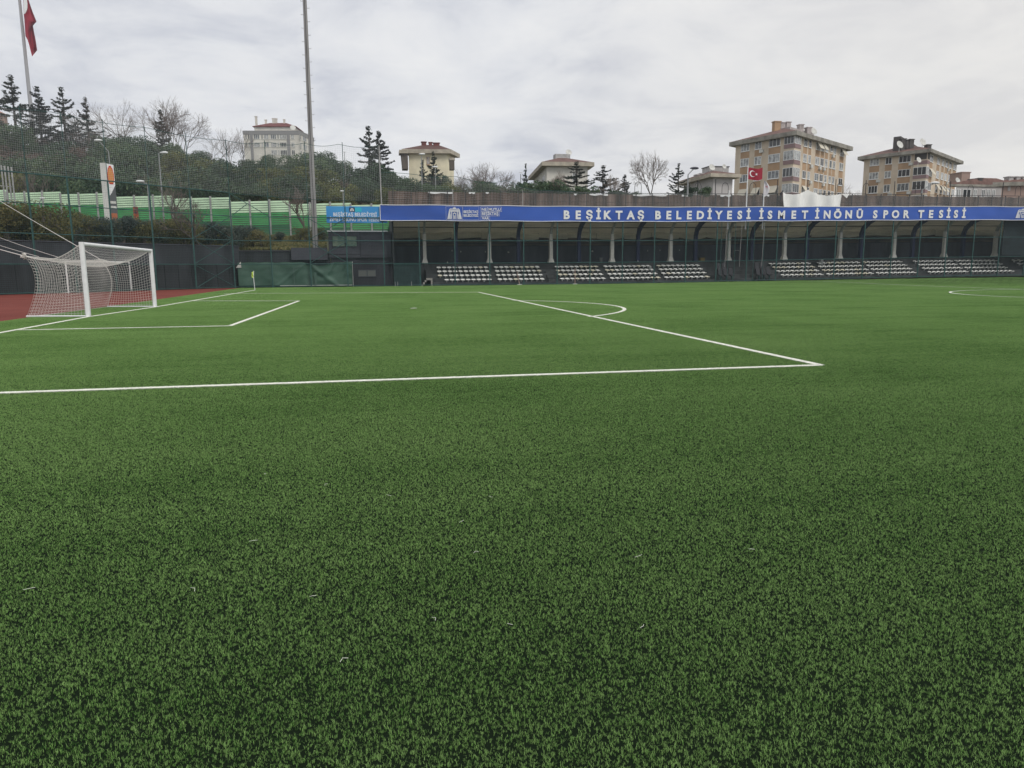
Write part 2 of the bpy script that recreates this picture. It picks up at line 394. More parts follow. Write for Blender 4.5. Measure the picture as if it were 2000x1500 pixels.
# ---- white lines: white fibres among the green ones
LINEM = mat('white_fibre', (.84, .84, .76), .6, nscale=9, namt=.10)
YLINE = mat('yellow_fibre', (.50, .55, .22), .6)
def line_on(pts, w=.12, material=None, closed=False, fibres=True, name='pitch_line'):
    pts = [np.array([p[0], p[1]], float) for p in pts]
    # resample
    out_ = []
    for a, b in zip(pts[:-1], pts[1:]):
        n = max(1, int(np.linalg.norm(b-a)/1.0))
        out_ += [a+(b-a)*i/n for i in range(n)]
    out_.append(pts[-1]); P = np.array(out_)
    d = np.gradient(P, axis=0); d /= np.linalg.norm(d, axis=1, keepdims=True); nn = np.stack([-d[:, 1], d[:, 0]], 1)
    mb = MB(); vs = []
    for p, q in zip(P, nn):
        for s_ in (-1, 1):
            e_ = p+q*s_*w/2; vs.append((e_[0], e_[1], turf_z(*e_)+.0115))
    mb.add(vs, [(2*i, 2*i+2, 2*i+3, 2*i+1) for i in range(len(P)-1)])
    base_n = len(mb.v)
    if fibres:
        seg = np.linalg.norm(np.diff(P, axis=0), axis=1); Lt = seg.sum(); cum = np.concatenate([[0], np.cumsum(seg)])
        r = np.random.default_rng(int(Lt*100)); n = int(Lt*w*30000)
        s_ = r.uniform(0, Lt, n); x = np.interp(s_, cum, P[:, 0]); y = np.interp(s_, cum, P[:, 1])
        i = np.clip(np.searchsorted(cum, s_)-1, 0, len(nn)-1); off = r.uniform(-w/2-.008, w/2+.008, n)
        x += nn[i, 0]*off; y += nn[i, 1]*off
        h = r.uniform(.010, .018, n); a = r.uniform(0, 2*math.pi, n); ta = a+math.pi/2
        z = np.array([turf_z(xx, yy) for xx, yy in zip(x, y)])
        B = np.stack([x, y, z], 1); dd = np.stack([np.cos(a), np.sin(a), 0*a], 1)*(h*.8)[:, None]; ss = np.stack([np.cos(ta), np.sin(ta), 0*a], 1)*.0018
        T = B+dd+np.array([0, 0, 1.])*h[:, None]
        V = np.stack([B-ss, B+ss, T+ss*.5, T-ss*.5], 1).reshape(-1, 3)
        V0 = np.array(mb.v); F0 = np.array(mb.f); k = (np.arange(n)*4)[:, None]+len(V0)
        V = np.concatenate([V0, V]); Fq = np.concatenate([F0, k+np.array([[0, 1, 2, 3]])])
        return tag(part(name, (V, Fq), material or LINEM), kind='structure')
    return tag(part(name, mb, material or LINEM), kind='structure')
G = lambda x, y: gz(x, y)[:2]
pa_near, pa_far = G(1603, 714), G(935, 571)
ga_near, ga_far = G(449, 637), G(584, 588)
gl0 = G(0, 650.5); gl_corner = G(497, 567)
gn, gf = G(173, 619), G(303, 600)
pa_nl = G(0, 768.5); dir_ = (pa_nl-pa_near); pa_ne = pa_near+dir_*1.25
gl_dir = (gf-gl0); gl_out = gl0-gl_dir*.9
line_on([gl_out, gl0, gn, gf, gl_corner])
line_on([pa_ne, pa_near]); line_on([pa_near, pa_far])
line_on([pa_far, G(438, 573.5)], fibres=True)
line_on([G(38, 645), ga_near]); line_on([ga_near, ga_far]); line_on([ga_far, G(378, 588)])
# the arc of the penalty area, the circle, halfway line, touch line, penalty mark
C0 = np.array([11.0, 0.1]); 
arc = []
aA, aB = G(1150, 619), G(1001, 587)
a0 = math.atan2(*(aA-C0)[::-1]); a1 = math.atan2(*(aB-C0)[::-1]); rA = np.linalg.norm(aA-C0); rB = np.linalg.norm(aB-C0)
for i in range(41):
    t = i/40; a = a0+(a1-a0)*t; rr_ = rA+(rB-rA)*t+.35*math.sin(math.pi*t)*0; arc.append(C0+rr_*np.array([math.cos(a), math.sin(a)]))
line_on(arc)
HC = np.array([50.0, 1.3]); line_on([HC+9.2*np.array([math.cos(a), math.sin(a)]) for a in np.linspace(0, 2*math.pi, 73)], fibres=False)
line_on([G(1580, 552), G(1930, 563), HC+np.array([0, -6])], fibres=False)
ty = gl_corner[1]
line_on([gl_corner, (52, ty+3.0), (88, ty+9)], w=.08, fibres=False, material=mat('worn_line', (.16, .24, .12), .8, nscale=.8, namt=.3))
yl = pa_far
line_on([G(700, 573.0), G(935, 571)-np.array([.0, .14])], w=.05, fibres=False, material=YLINE)
pm = G(808, 603); mk = MB()
mk.add([(pm[0]+.14*math.cos(a), pm[1]+.14*math.sin(a), .027) for a in np.linspace(0, 2*math.pi, 17)[:-1]], [tuple(range(16))])
tag(part('penalty_mark', mk, LINEM), kind='structure')
for i, (px, py) in enumerate([(640, 945), (755, 966), (955, 968), (897, 1020), (487, 1057), (605, 1165), (935, 1078), (680, 1285), (1250, 1226), (380, 1155), (990, 1217), (1462, 1072), (520, 925), (1240, 1088), (850, 1212), (45, 1152)]):
    p = gz(px, py, .012); a = random.uniform(0, 6.28); k = random.uniform(.012, .03); mb = MB()
    mb.tube([p, p+np.array([math.cos(a)*k, math.sin(a)*k, .006]), p+np.array([math.cos(a)*k*1.7-math.sin(a)*.02, math.sin(a)*k*1.7+math.cos(a)*.02, .002])], .0009, 4)
    tag(part('loose_fibre', mb, LINEM, loc=p), 'thin pale loose fibre curled on the green turf', 'fibre', 'loose pale fibres lying on the turf')

# ================================================================ GOAL
gnb, gfb = gz(173, 619), gz(303, 600)
gz_n, gz_f = gy(157, 472, gnb[1])[2]-.01, gy(295, 486, gfb[1])[2]-.01
goal = thing('football_goal', 'large white football goal with sagging net on the near left goal line', 'goal', (*((gnb+gfb)[:2]/2), 0))
ROPE = mat('net_rope', (.74, .72, .67), .85)
for b_, h_ in ((gnb, gz_n), (gfb, gz_f)):
    mb = MB(); r_ = .075
    ring = [(r_*1.05*math.copysign(abs(math.cos(t))**.6, math.cos(t)), r_*math.copysign(abs(math.sin(t))**.6, math.sin(t))) for t in np.linspace(0, 2*math.pi, 17)[:-1]]
    vs = [(b_[0]+c, b_[1]+s_, 0.0) for c, s_ in ring]+[(b_[0]+c, b_[1]+s_, h_) for c, s_ in ring]
    mb.add(vs, [(i, (i+1) % 16, (i+1) % 16+16, i+16) for i in range(16)]+[tuple(range(16))[::-1], tuple(range(16, 32))])
    part('post', mb, WHITE, goal, sm=False)
mb = MB(); mb.tube([(gnb[0], gnb[1]+.072, gz_n-.07), (gfb[0], gfb[1]-.072, gz_f-.07)], .07, 14); part('crossbar', mb, WHITE, goal)
BN, BF = gz(52, 619.5), gz(210, 600)
TN, TF = gy(47, 500, -2.6), gy(195, 506, 4.38)
A3 = np.array([gnb[0]-.05, gnb[1], gz_n-.08]); B3 = np.array([gfb[0]-.05, gfb[1], gz_f-.08])
def lerp(a, b, t): return a+(b-a)*t
def top_edge(P0, P1, t, sag, side=0):
    p = lerp(P0, P1, t); p = p.copy() if t.ndim == 0 else p
    return p
def curve3(P0, P1, t, sag, bow=0.0, bdir=np.array([0, 0, 0.])):
    t = t[..., None]; return P0+(P1-P0)*t-np.array([0, 0, 1.])*sag*4*t*(1-t)+bdir*bow*4*t*(1-t)
xdir = np.array([1., 0, 0]); ydir = np.array([0, 1., 0])
def roof(u, v):           # u along the crossbar, v towards the back
    p0 = curve3(A3, B3, u, 0); p1 = curve3(TN, TF, u, .10, .34, xdir); vv = v[..., None]
    edge = .30*np.sin(math.pi*v)*(1+.55*np.sin(math.pi*u))
    return p0*(1-vv)+p1*vv-np.array([0, 0, 1.])*edge[..., None]
def back(u, v):           # u near to far, v from the top down
    p0 = curve3(TN, TF, u, .10, .34, xdir); p1 = curve3(BN, BF, u, 0); vv = v[..., None]
    bow = (.42*np.sin(math.pi*v**.8))*(.75+.5*np.sin(math.pi*u))
    fold = .10*np.exp(-((u-.93)/.07)**2)*np.sin(math.pi*v)
    return p0*(1-vv)+p1*vv+xdir*(bow+fold)[..., None]
def side(P_top0, P_top1, P_b0, P_b1, s_):
    def f(u, v):          # u post to back, v top down
        vv = v[..., None]; uu = u[..., None]
        sg = .30*np.sin(math.pi*u); p0 = P_top0+(P_top1-P_top0)*uu-np.array([0, 0, 1.])*sg[..., None]
        p1 = P_b0+(P_b1-P_b0)*uu
        bow = .42*np.sin(math.pi*v**.8)*u**1.5*.75
        return p0*(1-vv)+p1*vv+xdir*bow[..., None]+ydir*(s_*.12*np.sin(math.pi*u)*np.sin(math.pi*v))[..., None]
    return f
nets = []
for fn, nu, nv, rr_ in ((roof, 56, 20, .0040), (back, 56, 20, .0046), (side(A3, TN, np.array([gnb[0], gnb[1], .02]), BN, 1), 18, 20, .0046), (side(B3, TF, np.array([gfb[0], gfb[1], .02]), BF, -1), 18, 20, .0046)):
    nets.append(net_tubes(fn, nu, nv, rr_))
# thicker border cords
bp_ = []
for fn, fixed in ((back, 'top'), (back, 'bot')):
    t = np.linspace(0, 1, 25); q = fn(t, np.zeros(25) if fixed == 'top' else np.ones(25)); bp_.append(tubes(q[:-1], q[1:], .012, 5))
for top_, btm in ((A3, TN), (B3, TF)):
    t = np.linspace(0, 1, 13); q = top_+(btm-top_)*t[:, None]-np.array([0, 0, 1.])*(.30*np.sin(math.pi*t))[:, None]; bp_.append(tubes(q[:-1], q[1:], .014, 5))
def merge(parts):
    V = []; Fq = []; o = 0
    for v, f in parts: V.append(v); Fq.append(f+o); o += len(v)
    return np.concatenate(V), np.concatenate(Fq)
part('net', merge(nets+bp_), ROPE, goal)
rk = np.random.default_rng(3); kp = TN+rk.normal(0, .05, (60, 3)); part('gathered_net', tubes(kp[:-1], kp[1:], .012, 4), ROPE, goal)
mb = MB(); mb.tube([gnb+[0, 0, .03], BN+[0, 0, .03]], .03, 8); mb2 = MB(); mb2.tube([gfb+[0, 0, .03], BF+[0, 0, .03]], .03, 8)
part('ground_bar', mb, WHITE, goal); part('ground_bar', mb2, WHITE, goal)
def rope(P0, P1, r, label, sag=.12):
    mb = MB(); P0, P1 = np.array(P0), np.array(P1)
    mb.tube([P0+(P1-P0)*t-np.array([0, 0, 1])*sag*4*t*(1-t) for t in np.linspace(0, 1, 12)], r, 6)
    tag(part('guy_rope', mb, ROPE, loc=P0), label, 'rope', 'ropes pulling the big goal net back')
WP3, WE3 = np.array([*WA, 0]), np.array([*WE, 0])
rope(TF, gp(-70, 350, WA, WE), .014, 'pale rope running highest from the goal net up past the near post', .05)
rope(TN, gp(-120, 452, WA, WE), .016, 'pale rope leaving the gathered net corner at the left edge', .03)
rope(lerp(TN, TF, .40), gp(-70, 435, WA, WE), .009, 'thin faint rope above the gathered net corner', .1)
rope(lerp(TN, TF, .16), gp(-70, 452, WA, WE), .009, 'thin faint rope just above the lowest pale rope', .1)

# small training goal behind
sg = thing('training_goal', 'small white training goal by the dark wall, seen through the big net', 'goal', gz(195, 570))
sA, sB = gz(134, 573), gz(257, 568); sC, sD = gz(108, 571.5), gz(236, 566.8)
hA, hB = gy(127, 511.5, sA[1])[2], gy(253, 511, sB[1])[2]; hA = hB = (hA+hB)/2
for s_, c_ in ((sA, sC), (sB, sD)):
    mb = MB(); mb.tube([s_, s_+[0, 0, hA]], .055, 10); part('post', mb, WHITE, sg)
    tp = s_+np.array([0, 0, hA]); bk = c_-s_; bk[2] = 0
    mb = MB(); mb.tube([tp, tp+bk*.35+[0, 0, -.02], tp+bk*.62+[0, 0, -.28], tp+bk*.75+[0, 0, -.8], s_+bk+[0, 0, .03]], .035, 8); part('stanchion', mb, WHITE, sg)
    mb = MB(); mb.tube([s_+[0, 0, .05], s_+bk+[0, 0, .05]], .03, 6); part('ground_bar', mb, DWHITE, sg)
mb = MB(); mb.tube([sA+[0, 0, hA], sB+[0, 0, hA]], .055, 10); part('crossbar', mb, WHITE, sg)
mb = MB(); mb.tube([sC+[0, 0, .05], sD+[0, 0, .05]], .03, 6); part('ground_bar', mb, DWHITE, sg)

# corner flag
cf = thing('corner_flag', 'white corner pole with small lime yellow flag', 'flag', gz(498, 567))
b_ = gz(498, 567); tpz = gy(495.5, 529, b_[1])
mb = MB(); mb.tube([b_, (b_[0]-.05, b_[1], 1.0), tpz], .022, 8); part('pole', mb, WHITE, cf)
mb = MB(); P = lambda u, v: (tpz[0]-.02-.16*u+.02*math.sin(9*v), tpz[1]+.03*math.sin(5*u+6*v), tpz[2]-.02-.52*v-.12*u*(1-v))
mb.sheet(P, 5, 9, thick=(0, .006, 0)); part('flag_cloth', mb, mat('lime_cloth', (.48, .62, .10), .7), cf)

# ================================================================ FENCES
def S3(X, Y, z): return (X, Y, z+slope(X))
side_t = [0, 3.9, 7.5, 10.8, 13.8, 16.5, 19.6, 22.9, 26.2, 29.5]
LP = [WA+wd*t for t in side_t]
def grid_wires(fn, L_, H, z0=.08, step=.14, r=.0035, nseg=1):
    a, b = [], []
    for s in np.arange(0, L_, step):
        a.append(fn(s, z0)); b.append(fn(s, H))
    for z in np.arange(z0, H, step):
        ss = np.linspace(0, L_, nseg+1)
        for s0, s1 in zip(ss[:-1], ss[1:]): a.append(fn(s0, z)); b.append(fn(s1, z))
    return tubes(a, b, r)
# side fence behind the goal
sf = thing('mesh_fence', 'tall dark green mesh fence behind the goal, crossing the red track side', 'fence', (*WA, 0))
fn = lambda s, z: (*(WA+wd*s), z)
part('wire_mesh', grid_wires(fn, side_t[-1], 8.4), TEAL2, sf)
for p in LP[1:]:
    mb = MB(); mb.box((p[0]-.05, p[1]-.05, 0), (p[0]+.05, p[1]+.05, 8.4)); part('post', mb, TEAL, sf)
for z in (.08, 2.1, 4.25, 6.35, 8.4):
    mb = MB(); mb.tube([(*(WA+wd*.07), z), (*LP[-1], z)], .035 if z < 8 else .045, 6); part('rail', mb, TEAL, sf)
for (z0, z1) in ((.15, 2.0), (2.2, 4.15), (4.35, 6.25)):
    for s_ in (0, 1):
        a = np.array([*(WA+wd*.12), (z0, z1)[s_]]); b = np.array([*(LP[1]-wd*.1), (z1, z0)[s_]]); o_ = np.array([-wn[0]*.03*(1-2*s_), -wn[1]*.03*(1-2*s_), 0])
        mb = MB(); mb.tube([a+o_, b+o_], .03, 6); part('brace', mb, TEAL, sf)
# long fence in front of the stand
lf = thing('mesh_fence', 'long teal mesh fence in front of the stand and the changing block', 'fence', (10.5, FY, 0))
fxs = [WA[0], .42, 3.85, 7.15, 10.5]+[10.5+3.335*k for k in range(1, 24)]
for i, X in enumerate(fxs):
    top = 8.4 if i == 0 else (6.35 if X < 10 else 6.6)
    mb = MB(); mb.box((X-.045, FY-.045, turf_z(X, FY)-.05), (X+.045, FY+.045, top+slope(X))); part('post', mb, TEAL, lf)
for px in (1407, 1421, 1434, 1471, 1490):
    X = gy(px, 516, FY)[0]; mb = MB(); mb.tube([S3(X, FY, 0), S3(X, FY, 6.1)], .028, 6); part('post', mb, TEAL, lf)
def railpts(x0, x1, z): return [S3(x, FY+.001, z) for x in np.linspace(x0, x1, 24)]
for z, x0, x1 in ((.08, WA[0], 89), (2.1, WA[0], 89), (4.2, WA[0], 89), (6.3, WA[0], 10.5)):
    mb = MB(); mb.tube(railpts(x0, x1, z), .034, 6); part('rail', mb, TEAL, lf)
part('wire_mesh', merge([grid_wires(lambda s, z: (WA[0]+s, FY, z), 13.3, 6.3), grid_wires(lambda s, z: S3(10.5+s, FY, z), 78.5, 6.1, nseg=16)]), TEAL2, lf)
for (xa, za, xb, zb) in ((WA[0], 8.35, .42, 6.35), (WA[0]+.1, 6.4, -1.35, 7.45), (3.85, 6.2, 7.15, 4.3), (3.85, 4.3, 7.15, 6.2), (3.85, 4.1, 7.15, 2.2), (3.85, 2.2, 7.15, 4.1)):
    mb = MB(); o_ = -.04 if zb > za else .04; mb.tube([(xa, FY+o_, za), (xb, FY+o_, zb)], .03, 6); part('brace', mb, TEAL, lf)

# ---- ball stop nets with their poles
NETM = mat('ball_net', (.44, .48, .47), .9)
def ball_net(label, P, L_, H, loc, poles, cables, r=.0055, polemat=None):
    r = .0045
    t = thing('ball_stop_net', label, 'net', loc)
    part('net', net_tubes(P, int(L_/.15), int(H/.15), r), NETM, t)
    for a, b, rr_, m in poles:
        mb = MB(); mb.tube([a, b], rr_, 6); part('pole', mb, m, t)
    for c in cables:
        mb = MB(); mb.tube(c, .02, 5); part('cable', mb, TEAL, t)
    return t
def wav(u, v, a=.12): return a*np.sin(9*u+3*v)*np.sin(math.pi*v)
SL = side_t[-1]
def PN1(u, v):
    s = u*SL; top = 12.85+.1*np.cos(s*2*math.pi/3.6)*0-.18*np.abs(np.sin(math.pi*s/7.2)); z = 8.4+(top-8.4)*v
    k = wav(u*4, v, .25)
    return np.stack([WA[0]+wd[0]*s+wn[0]*k, WA[1]+wd[1]*s+wn[1]*k, z], -1)
top1 = [tuple(PN1(np.array(t), np.array(1.))) for t in np.linspace(0, 1, 40)]
ball_net('tall grey ball net above the side fence behind the goal', PN1, SL, 4.4, (*WA, 8.4),
         [((*p, 8.4), (*p, 12.95), .028, TEAL) for p in LP[1:]], [top1])
xa, xb = WA[0], 10.42
def PN2(u, v):
    X = xa+(xb-xa)*u; top = 12.85-.1*u-.22*np.abs(np.sin(math.pi*u*4)); bot = 8.35-.55*u-.18*np.sin(math.pi*u)
    # the cloth bunches towards the right-hand pole
    X = xa+(xb-xa)*(u+.02*np.sin(2*math.pi*u)); Y = FY+.05+.35*np.sin(math.pi*u*2.3)*np.sin(math.pi*v)
    z = bot+(top-bot)*v-.5*np.exp(-((u-.86)/.13)**2)*np.sin(math.pi*v)
    return np.stack([X, Y, z], -1)
top2 = [tuple(PN2(np.array(t), np.array(1.))) for t in np.linspace(0, 1, 40)]
bot2 = [tuple(PN2(np.array(t), np.array(0.))) for t in np.linspace(0, 1, 20)]
ball_net('tall grey ball net between the fence corner and the blue sign', PN2, xb-xa, 4.8, (xa, FY, 8.3),
         [((X, FY, 6.35 if X > -2 else 8.4), (X-.02, FY, 12.95), .03, TEAL) for X in fxs[:4]]+[((10.46, FY+.02, 6.4), (10.4, FY+.02, 12.75), .06, GALV)], [top2, bot2])
tp_px = [(741, 336), (778, 338), (814, 341), (828, 345), (852, 346), (888, 344), (915, 351), (940, 357), (965, 357), (990, 352), (1012, 362), (1040, 371)]
tp_px += [(1140, 375), (1400, 379), (1700, 382), (2060, 387)]
tpx = np.array([gy(x, y, FY+.2)[[0, 2]] for x, y in tp_px])
def PN3(u, v):
    X = 10.4+78*u; top = np.interp(X, tpx[:, 0], tpx[:, 1]); z = 7.3+np.interp(X, [28, 83], [0, .42])+(top-7.3-np.interp(X, [28, 83], [0, .42]))*v
    return np.stack([X, FY+.25+.1*np.sin(X*.9)*v, z], -1)
top3 = [tuple(PN3(np.array(t), np.array(1.))) for t in np.linspace(0, .24, 50)]
ball_net('low sagging grey ball net rising above the long blue banner', PN3, 78, 2.4, (10.4, FY+.25, 7.3),
         [(S3(X, FY+.25, 5.5), S3(X, FY+.25, 9.0), .03, GALV) for X in (17.1, 23.8)], [top3])

# ================================================================ SIDE WALL, TRACK EDGE, BANK
rw = thing('retaining_wall', 'long dark panelled retaining wall behind the goal and the red track', 'wall', (*(WA+wn*.5), 0))
def wallbox(mb, A, B, z0, z1, th, nrm):
    A = np.array(A); B = np.array(B); n_ = np.array(nrm)*th
    mb.prism([(*A, z0), (*B, z0), (*(B+n_), z0), (*(A+n_), z0)], (0, 0, z1-z0))
mb = MB(); A_ = WA+wn*.45+np.array([1.2, 1.6]); B_ = WE+wn*.45; wallbox(mb, WA+wn*.45+wd*-.6, B_, -.3, 2.16, .5, wn); part('lower_wall', mb, CHAR2, rw)
mb = MB(); wallbox(mb, WA+wn*.8+wd*-1.2, WE+wn*.8, 2.16, 3.72, .4, wn); part('upper_wall', mb, mat('upper_wall_paint', (.045, .05, .058), .85, nscale=.7, namt=.25, stretch=(1, 1, .2)), rw)
mb = MB(); wallbox(mb, WA+wn*.74+wd*-1.2, WE+wn*.74, 3.72, 3.80, .55, wn); part('coping', mb, CHAR3, rw)
mb = MB()
for t in np.arange(.2, 60, 1.25):
    p = WA+wd*t+wn*.435; mb.obox((*p, 1.05), (*(wd*.012), 0), (*(wn*.012), 0), (0, 0, 1.08))
part('panel_joint', mb, mat('joint', (.015, .017, .02), .9), rw)
mb = MB()
mb2 = thing('retaining_wall', 'short dark wall and ledge behind the green tarpaulin shelter', 'wall', (0, 41.4, 0))
a = MB(); a.box((-3.6, 41.6, -.3), (5.5, 42.0, 3.30)); part('wall', a, CHAR2, mb2)
a = MB(); a.box((2.0, 41.2, 2.5), (5.3, 41.55, 3.62)); part('ledge', a, CHAR3, mb2)
a = MB(); a.box((-3.6, 41.5, 3.30), (2.0, 42.1, 3.38)); part('coping', a, CHAR3, mb2)

# terrain behind: one sheet, described by bearing and distance
BAR_A, BAR_B = pt(-80, 440, 101), pt(768, 440, 91)
def crest(px):      # height of the wooded hill, without its trees
    return float(np.interp(px, [-600, 0, 150, 300, 450, 620, 720, 800, 900, 1030, 1150, 2600], [34, 33, 33, 30, 27.5, 27, 22.5, 20, 17, 13.5, 11.5, 11.5]))
def lat(px, dep): return CAM[:2]+FH[:2]*dep+np.array([cy, -sy])*dep*(px-1000)/F*cp
def d_start(px):
    if px < 455:
        d0 = (gp(px, 500, WA+wn*1.1, WE+wn*1.1)-CAM)@FH
        return max(20, min(d0, 400)) if d0 > 0 else 60
    if px < 640: return (gy(px, 500, 42.0)-CAM)@FH
    if px < 762: return (gy(px, 500, 45.5)-CAM)@FH
    return (gy(px, 400, 58.5)-CAM)@FH
def bar_depth(px): return float(np.interp(px, [-80, 768], [101, 91]))
def ter_z(px, dep):
    d0 = d_start(px)
    if px < 762:
        bd = bar_depth(px)
        return float(np.interp(dep, [d0, d0+3, bd-2, bd+6, bd+18, 215, 430], [3.3 if px < 640 else 2.2, 3.7, 5.6, 6.0, 8.0, crest(px), crest(px)*1.0]))
    bl = smooth((px-762)/60.)
    return float(np.interp(dep, [d0, 115, 215, 430], [6.5+2.7*bl, 8.2+1.4*bl, crest(px), crest(px)]))
tm = MB()
cols = list(np.arange(-420, 455, 25))+[454, 456]+list(np.arange(480, 640, 20))+[639, 641]+list(np.arange(660, 760, 20))+[761, 763]+list(np.arange(790, 2500, 45))
nd = 34; vs_ = []
for px in cols:
    d0 = d_start(px)
    for j in range(nd):
        t = j/(nd-1); dep = d0+(430-d0)*t**1.8; p = lat(px, dep); vs_.append((p[0], p[1], ter_z(px, dep)+(.25*mnoise.noise(Vector((p[0]*.15, p[1]*.15, 0))) if j else 0)))
tm.add(vs_, [(i*nd+j, (i+1)*nd+j, (i+1)*nd+j+1, i*nd+j+1) for i in range(len(cols)-1) for j in range(nd-1)])
tag(part('hillside', tm, mat('hillside_ground', (.055, .062, .030), .95, nscale=.35, col2=(.085, .085, .040), detail=8), sm=True), kind='structure')
def ground_at(px, dep): return ter_z(px, dep)

# ---- green noise barrier
nb = thing('noise_barrier', 'long noise barrier of pale and dark green louvred panels', 'barrier', (*BAR_A[:2], 5.4))
GP1 = mat('pale_green_panel', (.52, .70, .48), .55, nscale=.6, namt=.08); GP2 = mat('green_panel', (.055, .28, .09), .5, nscale=.6, namt=.12); GP3 = mat('deep_green_panel', (.022, .13, .055), .5, nscale=.6, namt=.12)
bdv = (BAR_B-BAR_A)[:2]; BL = np.linalg.norm(bdv); bdv /= BL; bnv = np.array([bdv[1], -bdv[0]])
if bnv@(CAM[:2]-BAR_A[:2]) < 0: bnv = -bnv
top_px = [(-80, 370), (0, 372), (75, 375), (115, 375), (190, 378), (240, 380), (300, 383), (380, 385), (450, 388), (525, 393), (640, 397), (768, 399)]
npn = 23; mbs = [MB(), MB(), MB()]; pw = BL/npn
for i in range(npn):
    ax = BAR_A[:2]+bdv*pw*i; bx = BAR_A[:2]+bdv*pw*(i+1); k3 = (i//3)*3+1.5
    mid = BAR_A[:2]+bdv*pw*min(k3, npn)
    px_m = 1000+F*((np.array([*mid, 8])-CAM)@rgt)/((np.array([*mid, 8])-CAM)@fwd)
    ty_ = np.interp(px_m, [p[0] for p in top_px], [p[1] for p in top_px])
    dep = (np.array([*mid, 0])-CAM)@FH; zt = pt(px_m, ty_, dep)[2]
    zb = 4.6; h1 = zt-1.42; h2 = h1-1.55
    for mbk, za, zz in ((mbs[0], h1, zt), (mbs[1], h2, h1-.003), (mbs[2], zb, h2-.003)):
        n = max(1, int(round((zz-za)/.28))); hh = (zz-za)/n
        for q in range(n):      # each slat leans a little, so that the louvres catch light and shade
            z0 = za+q*hh
            A0 = ax+bnv*.06; B0 = bx+bnv*.06
            mbk.add([(*A0, z0), (*B0, z0), (*(B0-bnv*.06), z0+hh-.055), (*(A0-bnv*.06), z0+hh-.055), (*(A0-bnv*.10), z0), (*(B0-bnv*.10), z0), (*(B0-bnv*.10), z0+hh-.055), (*(A0-bnv*.10), z0+hh-.055)],
                    [(0, 1, 2, 3), (4, 7, 6, 5), (0, 4, 5, 1), (3, 2, 6, 7)])
    if i % 1 == 0:
        mp_ = MB(); mp_.obox((*(ax+bnv*.08), (zb+zt)/2+.05), (*(bdv*.09), 0), (*(bnv*.1), 0), (0, 0, (zt-zb)/2+.08)); part('post', mp_, GALV, nb)
for nm, m_, mt in (('pale_panel', mbs[0], GP1), ('green_panel', mbs[1], GP2), ('deep_green_panel', mbs[2], GP3)): part(nm, m_, mt, nb)

# ---- fuel station price sign on the bank
dS = 74; b0 = pt(214, 470, dS); tz = pt(200, 318, dS)[2]
gs_ = thing('roadside_sign', 'tall white roadside sign with orange shell emblem above the bank', 'sign', (b0[0], b0[1], 4.3))
def pxat(x, z): # point on a plane facing the camera at depth dS, column px, height z
    p = pt(x, 400, dS); return np.array([p[0], p[1], z])
zt_, zb_ = tz, 4.3
lx = pxat(202, 0)[:2]; mx_ = pxat(213.5, 0)[:2]; rx = pxat(222, 0)[:2]
back = FH[:2]*.9
mb = MB(); mb.prism([(*lx, zb_), (*mx_, zb_), (*(mx_+FH[:2]*.3), zb_), (*(lx+FH[:2]*.3), zb_)], (0, 0, zt_-zb_)); part('white_side', mb, mat('sign_white', (.62, .62, .58), .5, nscale=1, namt=.08), gs_)
fr = rx+FH[:2]*.5+np.array([.06, 0]); nf = np.array([(fr-mx_)[1], -(fr-mx_)[0]]); nf /= np.linalg.norm(nf)
if nf@(CAM[:2]-mx_) < 0: nf = -nf
def face(u, z, o=0.): q = mx_+(fr-mx_)*u+nf*o; return (*q, z)
mb = MB(); mb.prism([face(.02, zb_), face(.02, zt_-.02), face(1, zt_-.1), face(1, zb_)], (*(-nf*.25), 0)); part('face_panel', mb, mat('sign_grey', (.10, .105, .11), .5), gs_)
Hh = zt_-zb_
mb = MB(); mb.prism([face(.04, zt_-.06, .02), face(.98, zt_-.14, .02), face(.98, zt_-Hh*.27, .02), face(.5, zt_-Hh*.36, .02), face(.04, zt_-Hh*.42, .02)], (*(-nf*.015), 0)); part('white_field', mb, WHITE, gs_)
def shellpoly(s, o):
    c = (.50, zt_-Hh*.165); pts = []
    for k in range(25):
        a = math.pi*(-.08+1.16*k/24); r = 1+.07*abs(math.sin(a*6))
        pts.append(face(c[0]+.36*s*r*math.cos(a), c[1]+Hh*.115*s*r*math.sin(a), o))
    pts += [face(c[0]-.20*s, c[1]-Hh*.085*s, o), face(c[0]+.20*s, c[1]-Hh*.085*s, o)]
    return pts[::-1]
mb = MB(); mb.prism(shellpoly(1.12, .035), (*(-nf*.012), 0)); part('emblem_border', mb, mat('emblem_red', (.55, .05, .03), .5), gs_)
mb = MB(); mb.prism(shellpoly(.92, .05), (*(-nf*.012), 0)); part('emblem', mb, mat('emblem_amber', (.60, .23, .05), .5), gs_)
for u0, u1, z0, z1, m_ in ((.1, .9, .26, .38, mat('sign_orange', (.40, .13, .06), .6)), (.1, .9, .44, .47, DWHITE), (.1, .9, .5, .53, DWHITE)):
    mb = MB(); mb.prism([face(u0, zb_+Hh*z0, .02), face(u1, zb_+Hh*z0, .02), face(u1, zb_+Hh*z1, .02), face(u0, zb_+Hh*z1, .02)], (*(-nf*.015), 0)); part('sign_strip', mb, m_, gs_)
p0 = pxat(229, 0)[:2]+FH[:2]*3; p1 = pxat(238, 0)[:2]+FH[:2]*3
z0 = pt(233, 452, dS+3)[2]; z1 = pt(233, 404, dS+3)[2]
ps = thing('poster_panel', 'narrow orange and dark poster panel standing beside the tall white sign', 'sign', (*p0, z0-.8))
mb = MB(); mb.prism([(*p0, z0-.8), (*p1, z0-.8), (*(p1+FH[:2]*.15), z0-.8), (*(p0+FH[:2]*.15), z0-.8)], (0, 0, z1-z0+.8))
